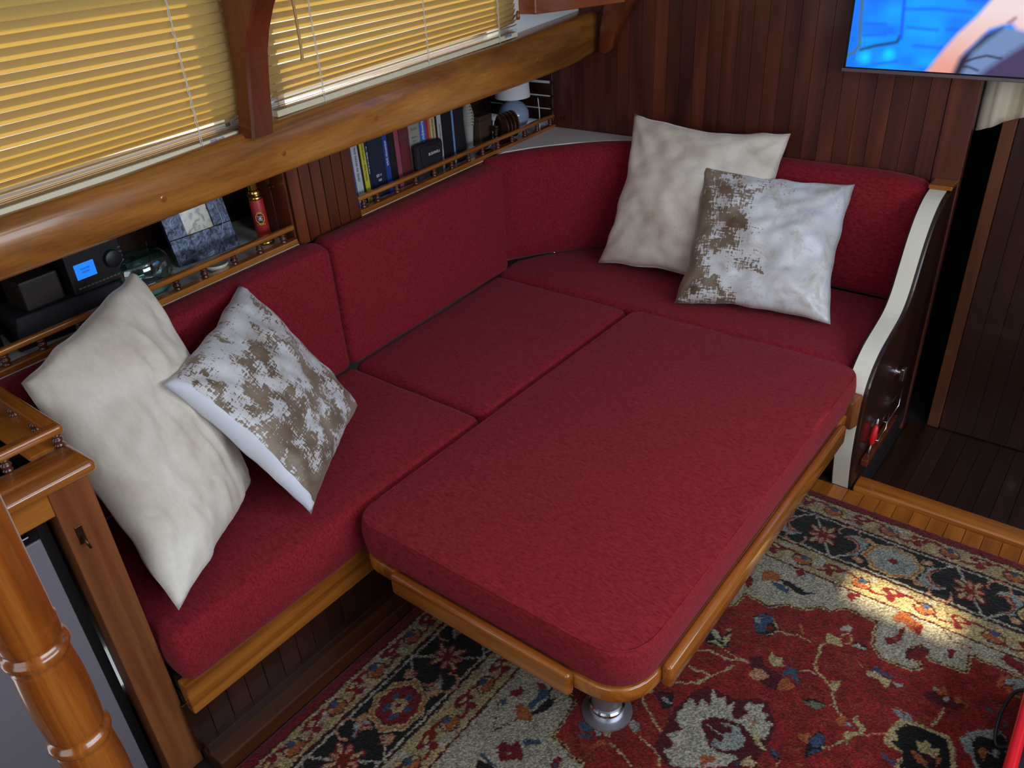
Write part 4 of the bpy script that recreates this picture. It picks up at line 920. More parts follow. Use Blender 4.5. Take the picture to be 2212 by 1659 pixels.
decal(ov(0.0038, 0.0034, 16, 0, 0.0005)+[], 0.0221, 'whiteprint', 'emblem_skull')
for sx in (-1, 1):
    link('emblem_bone', tube([on_barrel(sx*-0.0065, -0.0085, 0.0222), on_barrel(0, -0.0058, 0.0222), on_barrel(sx*0.0065, -0.003, 0.0222)], 0.0009, 6), 'whiteprint', br_)
    decal(ov(0.0009, 0.0009, 8, sx*0.0014, 0.0008), 0.0225, 'ink', 'emblem_eye')
text('emblem_word', 'Pirates', 0.0062, eo+SA*0.0072+fdir*0.0224, edir, SA, 'whiteprint', br_, 0.0001)
# photo frame leaning against the back
ff = empty('photo_frame', H(-0.16, 1.80, SZ), 'pewter photo frame with a sepia picture, leaning behind the rail', 'photo frame')
FC = H(-0.165, 1.785, SZ+0.001); fx = (EXV*0.985+HN*0.17).normalized(); fy = (Vector((0, 0, 1))-HN*0.20).normalized(); fx = (fx-fy*fx.dot(fy)).normalized(); fz = fx.cross(fy)
FW, FH = 0.205, 0.245; ix0, ix1, iy0, iy1 = -0.043, 0.045, 0.082, 0.195
for (a, b, c, d) in ((-FW/2, FW/2, 0, iy0), (-FW/2, FW/2, iy1, FH), (-FW/2, ix0, iy0, iy1), (ix1, FW/2, iy0, iy1)):
    link('frame_side', prism([(a, c), (b, c), (b, d), (a, d)], FC, fx, fy, fz, -0.012, 0.004, 0.0015, 1), 'pewter', ff)
link('photograph', prism([(ix0-0.002, iy0-0.002), (ix1+0.002, iy0-0.002), (ix1+0.002, iy1+0.002), (ix0-0.002, iy1+0.002)], FC, fx, fy, fz, -0.008, -0.001), 'photo', ff)
for k in range(2):
    pts = [(0.058, 0.05), (0.075, 0.09), (0.072, 0.14), (0.06, 0.175)] if k == 0 else [(0.085, 0.20), (0.07, 0.215), (0.055, 0.205), (0.04, 0.225)]
    link('scroll_inlay', tube(smoothpath([FC+fx*a+fy*b+fz*0.0045 for a, b in pts], 6), 0.0009, 6), 'steel', ff, smooth=True)
# glass jar with starfish
jr = empty('glass_jar', H(-0.10, 2.02, SZ), 'squat green glass jar holding a starfish and sand', 'jar')
def jar(scale, z0, z1):
    prof_ = [(0.045, 0.0), (0.060, 0.006), (0.072, 0.03), (0.076, 0.06), (0.072, 0.088), (0.058, 0.106), (0.034, 0.112), (0.030, 0.108)]
    V = []; F = []; seg = 36; xd = EXV
    for r, h in prof_:
        for k in range(seg):
            a = 2*pi*k/seg; m = 1.0/max(abs(math.cos(((a+0.3) % (pi/3))-pi/6)), 0.01)*0.9; m = 0.55*m+0.45
            V.append(H(-0.10, 2.045, SZ+0.0005+h*scale)+xd*(math.cos(a)*r*m*scale)+HN*(math.sin(a)*r*m*0.8*scale))
    for i in range(len(prof_)-1):
        for k in range(seg): F.append((i*seg+k, i*seg+(k+1) % seg, (i+1)*seg+(k+1) % seg, (i+1)*seg+k))
    F.append(tuple(range(seg-1, -1, -1))); return mk(V, F)
link('glass', jar(1.10, 0, 0), 'jar', jr, smooth=50)
link('sand', lathe(H(-0.10, 2.045, SZ+0.003), Z1, [(0.05, 0), (0.062, 0.012), (0.056, 0.022), (0.02, 0.030)], 24, 1.0, 0.8, EXV), bm_('pale_sand', (176, 186, 184), 0.9), jr, smooth=True)
stc = H(-0.058, 1.995, SZ+0.045); V = []; N_ = 10
for k in range(N_):
    a = pi/2+2*pi*k/N_; r = 0.020 if k % 2 == 0 else 0.007; V.append(stc+EXV*(math.cos(a)*r)+Vector((0, 0, math.sin(a)*r)))
V2 = [v+HN*0.003 for v in V]; V3 = V+V2+[stc-HN*0.001, stc+HN*0.007]
link('starfish', mk(V3, [(k, (k+1) % N_, 2*N_) for k in range(N_)]+[(N_+k, N_+(k+1) % N_, 2*N_+1) for k in range(N_)]+[(k, (k+1) % N_, N_+(k+1) % N_, N_+k) for k in range(N_)]), bm_('starfish_tan', (186, 160, 112), 0.8), jr)
tag(link('ceramic_dish', lathe(H(-0.055, 1.845, SZ), Z1, [(0.020, 0), (0.022, 0.003), (0.034, 0.016), (0.037, 0.024), (0.034, 0.024), (0.018, 0.007)], 28), 'cream', smooth=True), 'small cream ceramic dish in front of the photo frame', 'dish')
ms = empty('brass_stand', H(-0.21, 2.00, SZ), 'dark ornament on thin brass legs behind the glass jar', 'ornament')
for a, b in ((1.93, 1.965), (2.06, 2.085)): link('leg', tube([H(-0.20, b, SZ), H(-0.22, a, SZ+0.20)], 0.002, 8), 'brass', ms, smooth=True)
link('disc', lathe(H(-0.235, 1.99, SZ+0.20), HN, [(0.05, 0), (0.06, 0.006), (0.05, 0.014)], 28), 'glossblack', ms, smooth=40)
# stereo
so = empty('stereo', H(-0.16, 2.22, SZ), 'black stereo receiver with a lit blue display on the shelf', 'stereo')
link('speaker_bar', hexa([H(-0.22, 2.40, SZ), H(-0.075, 2.43, SZ), H(-0.040, 2.128, SZ), H(-0.22, 2.128, SZ), H(-0.24, 2.38, SZ+0.075), H(-0.10, 2.40, SZ+0.075), H(-0.078, 2.128, SZ+0.075), H(-0.24, 2.128, SZ+0.075)], 0.004), 'blackcloth', so)
hd = link('head_unit', hbox(-0.22, -0.082, 2.095, 2.25, SZ+0.076, SZ+0.185, 0.004), 'black', so)
link('display', hbox(-0.0822, -0.0808, 2.178, 2.232, SZ+0.114, SZ+0.154, 0.0), 'bluelcd', hd)
for k in range(2): strokes('display_text', 14-4*k, 0.006, H(-0.0806, 2.205, SZ+0.139-0.009*k), EXV, (0, 0, 1), plain('lcd_text_%d' % k, srgb(10, 60, 170), 0.5), hd, k)
link('volume_knob', lathe(H(-0.082, 2.128, SZ+0.138), HN, [(0.022, 0), (0.024, 0.003), (0.023, 0.012), (0.019, 0.014)], 28), 'black', hd, smooth=40)
bl_ = hbox(0, 0.0015, -0.004, 0.004, -0.002, 0.002); bl_.transform(Matrix.Translation(-HO)); bl_.materials.append(M['greyprint'])
copies('button', bl_, hd, [H(-0.082, 2.112+0.0110*i, SZ+0.092) for i in range(12)]+[H(-0.082, 2.101, SZ+0.112+0.012*i) for i in range(5)])
tag(link('leather_case', hbox(-0.20, -0.10, 2.265, 2.365, SZ+0.0765, SZ+0.155, 0.006), bm_('leather_brown', (36, 25, 22))), 'brown leather case on top of the black speaker bar', 'case')
tag(link('dark_camera', join(hbox(-0.19, -0.11, 2.44, 2.53, SZ, SZ+0.055, 0.012), lathe(H(-0.11, 2.485, SZ+0.028), HN, [(0.022, 0), (0.022, 0.03), (0.018, 0.032)], 20)), 'black', smooth=40), 'dark camera-like object at the very left of the shelf', 'camera')
tag(link('folded_charts', hbox(-0.34, -0.22, 2.40, 2.62, SZ, SZ+0.14, 0.004), bm_('chart_brown', (60, 50, 46))), 'brown folded packet standing behind the dark camera', 'packet')

# ------------------------------------------------------------------ rug
RX0, RY1 = 0.777, -0.551
RUGC = dict(r=(132, 24, 24), d=(112, 14, 20), m=(76, 10, 20), b=(158, 140, 102), g=(166, 160, 142), k=(16, 13, 13), u=(56, 74, 100), l=(138, 144, 138), o=(158, 86, 44), c=(172, 154, 110), n=(176, 122, 96), v=(104, 108, 84))
RUGC = {k: lin(v) for k, v in RUGC.items()}
RUG = [('l','c',[(1.529,-1.407),(1.563,-1.383),(1.604,-1.385),(1.659,-1.361)],0.005),
('l','c',[(1.6,-1.359),(1.633,-1.364),(1.665,-1.361)],0.004),
('l','c',[(1.559,-1.466),(1.594,-1.453)],0.004),
('l','c',[(1.636,-1.395),(1.614,-1.436),(1.594,-1.48),(1.579,-1.505)],0.005),
('l','c',[(1.685,-1.215),(1.72,-1.206),(1.732,-1.193)],0.005),
('l','c',[(1.737,-1.192),(1.753,-1.199),(1.772,-1.2)],0.004),
('l','c',[(1.803,-1.184),(1.803,-1.233),(1.81,-1.267),(1.825,-1.287),(1.843,-1.296),(1.863,-1.308)],0.006),
('l','c',[(1.785,-1.311),(1.804,-1.294),(1.828,-1.296)],0.005),
('l','c',[(1.877,-1.327),(1.892,-1.356),(1.908,-1.375),(1.92,-1.383)],0.005),
('l','n',[(1.881,-1.374),(1.891,-1.361)],0.003),
('l','c',[(1.922,-1.49),(1.931,-1.471),(1.945,-1.45)],0.005),
('l','n',[(1.982,-1.401),(2.016,-1.371)],0.004),
('l','n',[(1.897,-1.194),(1.922,-1.21)],0.003),
('l','c',[(1.483,-1.615),(1.509,-1.639),(1.546,-1.662),(1.575,-1.681),(1.596,-1.709),(1.604,-1.738),(1.618,-1.765)],0.006),
('l','c',[(1.51,-1.54),(1.559,-1.517),(1.59,-1.483),(1.62,-1.425)],0.005),
('l','c',[(1.543,-1.463),(1.594,-1.456)],0.005),
('l','c',[(1.54,-1.724),(1.571,-1.731),(1.596,-1.74)],0.005),
('l','c',[(1.492,-1.783),(1.518,-1.786),(1.549,-1.798),(1.564,-1.804)],0.005),
('l','c',[(2.105,-1.285),(2.11,-1.254),(2.113,-1.211)],0.006),
('l','u',[(2.198,-1.159),(2.223,-1.156),(2.241,-1.168),(2.246,-1.185)],0.006),
('p','k',[(1.603,-1.202),(1.638,-1.169),(1.677,-1.194),(1.695,-1.211),(1.671,-1.248),(1.641,-1.249)],0),
('p','u',[(1.608,-1.207),(1.625,-1.178),(1.655,-1.17),(1.659,-1.193),(1.652,-1.215),(1.661,-1.238),(1.639,-1.245)],0),
('p','l',[(1.61,-1.205),(1.63,-1.192),(1.632,-1.221)],0),
('l','c',[(1.659,-1.181),(1.674,-1.2),(1.69,-1.212),(1.67,-1.239)],0.005),
('p','d',[(1.652,-1.215),(1.664,-1.203),(1.675,-1.216),(1.662,-1.226)],0),
('p','k',[(1.513,-1.304),(1.572,-1.318),(1.577,-1.272),(1.598,-1.349),(1.541,-1.368)],0),
('p','g',[(1.52,-1.307),(1.548,-1.309),(1.577,-1.335),(1.556,-1.333)],0),
('p','c',[(1.54,-1.359),(1.56,-1.341),(1.589,-1.347),(1.589,-1.353),(1.561,-1.354)],0),
('p','c',[(1.571,-1.321),(1.587,-1.295),(1.591,-1.346)],0),
('p','c',[(1.563,-1.286),(1.58,-1.28),(1.57,-1.296)],0),
('p','o',[(1.721,-1.159),(1.733,-1.154),(1.751,-1.188),(1.738,-1.181)],0),
('p','c',[(1.798,-1.168),(1.798,-1.139),(1.815,-1.143),(1.832,-1.139),(1.846,-1.171),(1.829,-1.174),(1.809,-1.177)],0),
('l','c',[(1.828,-1.134),(1.847,-1.113),(1.862,-1.127),(1.855,-1.152),(1.84,-1.154)],0.004),
('p','g',[(1.82,-1.119),(1.831,-1.081),(1.849,-1.086),(1.845,-1.106)],0),
('p','k',[(1.86,-1.152),(1.874,-1.123),(1.906,-1.136),(1.902,-1.147)],0),
('p','g',[(1.865,-1.151),(1.876,-1.129),(1.903,-1.141)],0),
('p','d',[(1.86,-1.181),(1.874,-1.163),(1.889,-1.176)],0),
('p','m',[(1.657,-1.343),(1.683,-1.321),(1.712,-1.347),(1.751,-1.35),(1.757,-1.404),(1.722,-1.408),(1.683,-1.39)],0),
('p','c',[(1.702,-1.315),(1.699,-1.289),(1.712,-1.3),(1.731,-1.295),(1.745,-1.316),(1.733,-1.332),(1.714,-1.33)],0),
('p','n',[(1.678,-1.398),(1.681,-1.373),(1.699,-1.36),(1.726,-1.367),(1.72,-1.39),(1.704,-1.402)],0),
('p','o',[(1.758,-1.4),(1.753,-1.367),(1.765,-1.347),(1.792,-1.362),(1.788,-1.379),(1.777,-1.39)],0),
('p','u',[(1.747,-1.315),(1.778,-1.312),(1.785,-1.318),(1.783,-1.327),(1.799,-1.353),(1.78,-1.345),(1.773,-1.334),(1.747,-1.353),(1.755,-1.328)],0),
('p','c',[(1.862,-1.312),(1.863,-1.293),(1.88,-1.278),(1.887,-1.298),(1.877,-1.327)],0),
('p','k',[(1.817,-1.394),(1.85,-1.371),(1.883,-1.372),(1.863,-1.404)],0),
('p','v',[(1.82,-1.398),(1.853,-1.378),(1.882,-1.373),(1.863,-1.4)],0),
('p','u',[(1.934,-1.202),(1.941,-1.178),(1.955,-1.191),(1.99,-1.185),(1.988,-1.197),(1.951,-1.201)],0),
('p','c',[(1.924,-1.209),(1.945,-1.198),(1.965,-1.206),(1.988,-1.205),(1.983,-1.237),(1.962,-1.223),(1.932,-1.226)],0),
('p','l',[(1.986,-1.206),(2.015,-1.2),(2.002,-1.219)],0),
('p','c',[(1.944,-1.383),(1.948,-1.353),(1.956,-1.371),(1.977,-1.386),(1.979,-1.407),(1.956,-1.427),(1.958,-1.455),(1.94,-1.429),(1.941,-1.416),(1.968,-1.406),(1.961,-1.391)],0),
('p','l',[(1.931,-1.402),(1.939,-1.39),(1.952,-1.401)],0),
('p','o',[(1.909,-1.398),(1.925,-1.377),(1.934,-1.383),(1.933,-1.414),(1.92,-1.41)],0),
('p','k',[(1.885,-1.548),(1.874,-1.493),(1.888,-1.453),(1.907,-1.462),(1.916,-1.494),(1.903,-1.528)],0),
('p','o',[(1.849,-1.491),(1.872,-1.475),(1.877,-1.484),(1.878,-1.509),(1.868,-1.509)],0),
('p','u',[(1.878,-1.496),(1.889,-1.462),(1.905,-1.461),(1.912,-1.481),(1.904,-1.503),(1.888,-1.505)],0),
('p','u',[(1.885,-1.541),(1.89,-1.523),(1.906,-1.504),(1.906,-1.517)],0),
('p','c',[(1.907,-1.494),(1.916,-1.485),(1.916,-1.498)],0),
('p','k',[(1.804,-1.565),(1.838,-1.578),(1.84,-1.589),(1.82,-1.585)],0),
('p','u',[(1.807,-1.566),(1.825,-1.569),(1.838,-1.584),(1.82,-1.582)],0),
('p','m',[(1.582,-1.543),(1.609,-1.495),(1.685,-1.485),(1.749,-1.446),(1.795,-1.496),(1.804,-1.542),(1.8,-1.578),(1.805,-1.636),(1.633,-1.76),(1.583,-1.727),(1.572,-1.608)],0),
('p','g',[(1.585,-1.598),(1.589,-1.546),(1.614,-1.564),(1.618,-1.539),(1.64,-1.545),(1.624,-1.492),(1.647,-1.511),(1.659,-1.492),(1.677,-1.518),(1.688,-1.49),(1.692,-1.529),(1.708,-1.541),(1.721,-1.535),(1.728,-1.504),(1.711,-1.501),(1.717,-1.473),(1.732,-1.479),(1.747,-1.455),(1.754,-1.488),(1.774,-1.481),(1.771,-1.504),(1.792,-1.502),(1.791,-1.535),(1.79,-1.556),(1.764,-1.564),(1.731,-1.545),(1.684,-1.555),(1.645,-1.583),(1.646,-1.606),(1.68,-1.638),(1.695,-1.653),(1.747,-1.637),(1.759,-1.635),(1.743,-1.68),(1.647,-1.749),(1.602,-1.719),(1.624,-1.697),(1.591,-1.679),(1.617,-1.643),(1.587,-1.631)],0),
('p','m',[(1.642,-1.599),(1.691,-1.554),(1.733,-1.55),(1.767,-1.576),(1.777,-1.594),(1.759,-1.619),(1.714,-1.651),(1.683,-1.639),(1.671,-1.605)],0),
('p','l',[(1.686,-1.577),(1.696,-1.564),(1.723,-1.557),(1.751,-1.58),(1.756,-1.612),(1.723,-1.639),(1.699,-1.646),(1.686,-1.63),(1.695,-1.617),(1.708,-1.627),(1.712,-1.605),(1.69,-1.601),(1.715,-1.583),(1.711,-1.569),(1.698,-1.575)],0),
('l','g',[(1.657,-1.598),(1.695,-1.601),(1.713,-1.601)],0.004),
('p','m',[(1.691,-1.502),(1.714,-1.503),(1.72,-1.522),(1.709,-1.537),(1.695,-1.523)],0),
('p','o',[(1.685,-1.685),(1.71,-1.664),(1.724,-1.672),(1.697,-1.708)],0),
('l','o',[(1.73,-1.515),(1.754,-1.546)],0.003),
('l','o',[(1.742,-1.5),(1.754,-1.535)],0.003),
('p','c',[(1.762,-1.559),(1.773,-1.555),(1.805,-1.58),(1.798,-1.585),(1.779,-1.576)],0),
('p','c',[(1.767,-1.642),(1.778,-1.618),(1.804,-1.621),(1.798,-1.641),(1.773,-1.65)],0),
('p','u',[(1.757,-1.652),(1.761,-1.64),(1.77,-1.655)],0),
('p','r',[(1.799,-1.6),(1.818,-1.593),(1.828,-1.601),(1.815,-1.614)],0),
('p','c',[(1.838,-1.6),(1.844,-1.591),(1.847,-1.606)],0),
('p','o',[(1.874,-1.574),(1.885,-1.566),(1.887,-1.577)],0),
('p','u',[(1.395,-1.781),(1.398,-1.767),(1.416,-1.77),(1.433,-1.757),(1.44,-1.774),(1.429,-1.79),(1.407,-1.79)],0),
('p','u',[(1.417,-1.809),(1.419,-1.798),(1.45,-1.789),(1.451,-1.799),(1.426,-1.809)],0),
('p','l',[(1.442,-1.777),(1.447,-1.765),(1.46,-1.771),(1.453,-1.783)],0),
('p','c',[(1.463,-1.765),(1.474,-1.75),(1.482,-1.762),(1.475,-1.771)],0),
('p','o',[(1.461,-1.82),(1.46,-1.8),(1.474,-1.783),(1.484,-1.784),(1.474,-1.803),(1.468,-1.822)],0),
('p','l',[(1.501,-1.709),(1.504,-1.692),(1.521,-1.691),(1.532,-1.705),(1.53,-1.721),(1.515,-1.721)],0),
('p','k',[(1.506,-1.591),(1.547,-1.558),(1.566,-1.599),(1.547,-1.62)],0),
('p','m',[(1.51,-1.592),(1.546,-1.562),(1.548,-1.616)],0),
('p','l',[(1.527,-1.594),(1.54,-1.585),(1.561,-1.591),(1.557,-1.599),(1.536,-1.601)],0),
('p','c',[(1.484,-1.595),(1.503,-1.585),(1.504,-1.598)],0),
('p','l',[(1.507,-1.488),(1.517,-1.473),(1.531,-1.469),(1.524,-1.486),(1.512,-1.493)],0),
('p','d',[(1.271,-1.953),(1.273,-1.93),(1.291,-1.928),(1.304,-1.907),(1.334,-1.929),(1.343,-1.949),(1.319,-1.956),(1.303,-1.981),(1.287,-1.969)],0),
('p','g',[(1.297,-1.948),(1.305,-1.942),(1.313,-1.948),(1.302,-1.955)],0),
('p','u',[(1.315,-1.904),(1.317,-1.893),(1.35,-1.873),(1.354,-1.882),(1.328,-1.908)],0),
('p','d',[(1.404,-1.912),(1.408,-1.882),(1.419,-1.885),(1.426,-1.913),(1.414,-1.922)],0),
('p','u',[(1.408,-1.909),(1.418,-1.902),(1.422,-1.916)],0),
('p','k',[(1.276,-1.835),(1.287,-1.805),(1.288,-1.769),(1.273,-1.728),(1.259,-1.705),(1.276,-1.718),(1.295,-1.764),(1.309,-1.746),(1.312,-1.787),(1.296,-1.821)],0),
('p','u',[(1.259,-1.817),(1.264,-1.786),(1.25,-1.744),(1.266,-1.733),(1.283,-1.753),(1.283,-1.785),(1.274,-1.818)],0),
('p','o',[(1.235,-1.83),(1.242,-1.817),(1.261,-1.815),(1.291,-1.832),(1.306,-1.844),(1.279,-1.852),(1.26,-1.866)],0),
('p','d',[(1.194,-1.808),(1.215,-1.777),(1.228,-1.776),(1.224,-1.807),(1.204,-1.817)],0),
('p','d',[(1.237,-1.741),(1.262,-1.732),(1.269,-1.747),(1.256,-1.752)],0),
('l','m',[(1.235,-1.925),(1.245,-1.895),(1.264,-1.859)],0.004),
('l','m',[(1.192,-1.845),(1.213,-1.881),(1.229,-1.91)],0.004),
('p','u',[(1.194,-1.844),(1.201,-1.827),(1.216,-1.836),(1.208,-1.853)],0),
('p','k',[(1.257,-2.001),(1.292,-1.996),(1.317,-2.011),(1.264,-2.049)],0),
('l','u',[(1.25,-1.989),(1.279,-1.995),(1.304,-1.994)],0.006),
('p','d',[(1.503,-1.062),(1.529,-1.048),(1.552,-1.071),(1.551,-1.105),(1.527,-1.092)],0),
('p','o',[(1.556,-1.012),(1.587,-0.999),(1.616,-1.005),(1.61,-1.035),(1.594,-1.041),(1.572,-1.057)],0),
('p','k',[(1.61,-1.022),(1.631,-1.012),(1.668,-1.02),(1.696,-1.029),(1.723,-1.014),(1.702,-1.045),(1.673,-1.045),(1.639,-1.036)],0),
('p','u',[(1.596,-1.045),(1.624,-1.038),(1.652,-1.043),(1.655,-1.065),(1.622,-1.064)],0),
('p','l',[(1.658,-1.047),(1.692,-1.044),(1.716,-1.023),(1.703,-1.048)],0),
('l','m',[(1.504,-0.973),(1.528,-0.947),(1.552,-0.927)],0.004),
('l','m',[(1.509,-0.992),(1.55,-0.999)],0.004),
('p','d',[(1.634,-0.959),(1.652,-0.946),(1.669,-0.956),(1.658,-0.981)],0),
('p','l',[(1.665,-0.946),(1.686,-0.948),(1.699,-0.961),(1.69,-0.971)],0),
('l','d',[(1.737,-0.926),(1.759,-0.969),(1.793,-0.954)],0.004),
('p','d',[(1.798,-0.978),(1.799,-0.958),(1.823,-0.945),(1.827,-0.958),(1.811,-0.989)],0),
('p','d',[(1.857,-0.938),(1.872,-0.927),(1.886,-0.909),(1.889,-0.935),(1.876,-0.956)],0),
('p','o',[(1.923,-0.985),(1.943,-0.933),(1.97,-0.952),(1.984,-0.953),(2.006,-0.971),(2.002,-1.021),(1.989,-1.012),(1.959,-0.99),(1.934,-0.999)],0),
('p','l',[(1.945,-0.939),(1.972,-0.94),(2.0,-0.939),(1.988,-0.962),(1.972,-0.958)],0),
('p','d',[(1.98,-0.989),(2.005,-0.965),(2.004,-1.02)],0),
('p','d',[(1.928,-1.069),(1.953,-1.048),(1.953,-1.016),(1.965,-0.996),(1.967,-1.045),(1.961,-1.078),(1.942,-1.088)],0),
('p','o',[(1.943,-1.059),(1.956,-1.05),(1.957,-1.07)],0),
('l','d',[(1.993,-1.097),(1.994,-1.065),(2.016,-1.043)],0.004),
('l','d',[(2.032,-0.935),(2.053,-0.953),(2.077,-0.979),(2.097,-0.979),(2.126,-0.979)],0.004),
('p','d',[(2.071,-1.019),(2.095,-1.008),(2.095,-1.044),(2.084,-1.043)],0),
('p','d',[(2.192,-0.972),(2.2,-0.949),(2.214,-0.948),(2.232,-0.958),(2.247,-0.95),(2.255,-0.998),(2.234,-0.988),(2.213,-0.983)],0),
('p','k',[(1.993,-1.11),(1.998,-1.07),(2.016,-1.048),(2.039,-1.042),(2.036,-1.067),(2.026,-1.083),(2.007,-1.111)],0),
('p','d',[(1.996,-1.11),(2.001,-1.072),(2.017,-1.051),(2.037,-1.043),(2.035,-1.071),(2.026,-1.1),(2.008,-1.107)],0),
('p','o',[(2.072,-1.162),(2.081,-1.16),(2.089,-1.165),(2.093,-1.146),(2.109,-1.159),(2.101,-1.18),(2.087,-1.174)],0),
('p','l',[(2.072,-1.162),(2.081,-1.16),(2.088,-1.171),(2.08,-1.171)],0),
('p','m',[(2.062,-1.197),(2.081,-1.176),(2.106,-1.18),(2.124,-1.172),(2.155,-1.176),(2.14,-1.202),(2.117,-1.213),(2.093,-1.212),(2.073,-1.213)],0),
('p','l',[(2.104,-1.181),(2.113,-1.172),(2.122,-1.178),(2.119,-1.191),(2.109,-1.191)],0),
('p','o',[(2.128,-1.18),(2.129,-1.155),(2.136,-1.156),(2.154,-1.171),(2.138,-1.18)],0),
('p','o',[(2.201,-1.069),(2.204,-1.043),(2.224,-1.015),(2.225,-1.028),(2.214,-1.044),(2.215,-1.065),(2.21,-1.074)],0),
('p','o',[(2.218,-1.065),(2.23,-1.055),(2.239,-1.072),(2.231,-1.078)],0),
('p','l',[(2.216,-1.045),(2.233,-1.019),(2.258,-1.013),(2.263,-1.042),(2.248,-1.063),(2.238,-1.057),(2.24,-1.039),(2.223,-1.054)],0),
('p','o',[(2.242,-1.08),(2.259,-1.066),(2.259,-1.076),(2.249,-1.083)],0),
('p','d',[(2.163,-1.047),(2.191,-1.044),(2.206,-1.016),(2.199,-1.052),(2.176,-1.06)],0),
('p','l',[(2.014,-1.292),(2.025,-1.289),(2.042,-1.295),(2.043,-1.279),(2.056,-1.283),(2.061,-1.296),(2.042,-1.315),(2.027,-1.303)],0),
('p','c',[(2.021,-1.279),(2.032,-1.277),(2.041,-1.285),(2.031,-1.285)],0),
('p','c',[(2.022,-1.349),(2.033,-1.319),(2.055,-1.298),(2.081,-1.297),(2.117,-1.294),(2.143,-1.294),(2.165,-1.319),(2.177,-1.372),(2.06,-1.457),(2.072,-1.402),(2.037,-1.401),(2.019,-1.393)],0),
('p','k',[(2.037,-1.351),(2.045,-1.33),(2.055,-1.311),(2.084,-1.305),(2.12,-1.304),(2.142,-1.305),(2.154,-1.325),(2.168,-1.379),(2.074,-1.446),(2.071,-1.398),(2.037,-1.383),(2.039,-1.374),(2.053,-1.376)],0),
('p','c',[(2.083,-1.352),(2.095,-1.348),(2.101,-1.334),(2.115,-1.336),(2.116,-1.349),(2.136,-1.34),(2.136,-1.356),(2.13,-1.374),(2.118,-1.364),(2.109,-1.376),(2.097,-1.375)],0),
('p','o',[(2.08,-1.383),(2.093,-1.38),(2.119,-1.391),(2.125,-1.405),(2.104,-1.407)],0),
('p','o',[(2.131,-1.364),(2.144,-1.359),(2.142,-1.384),(2.14,-1.399)],0),
('p','m',[(2.11,-1.375),(2.123,-1.37),(2.132,-1.391),(2.118,-1.39)],0),
('p','l',[(2.168,-1.286),(2.176,-1.256),(2.205,-1.226),(2.235,-1.204),(2.255,-1.212),(2.272,-1.304),(2.213,-1.347),(2.199,-1.32),(2.181,-1.308)],0),
('p','k',[(2.188,-1.279),(2.203,-1.249),(2.228,-1.246),(2.237,-1.213),(2.254,-1.215),(2.272,-1.304),(2.221,-1.341),(2.203,-1.308)],0),
('p','o',[(2.205,-1.295),(2.212,-1.276),(2.226,-1.278),(2.226,-1.313),(2.216,-1.308)],0),
('p','l',[(2.228,-1.286),(2.24,-1.261),(2.252,-1.266),(2.249,-1.289)],0),
('p','u',[(2.024,-1.425),(2.042,-1.429),(2.062,-1.432),(2.059,-1.444),(2.038,-1.44)],0)]
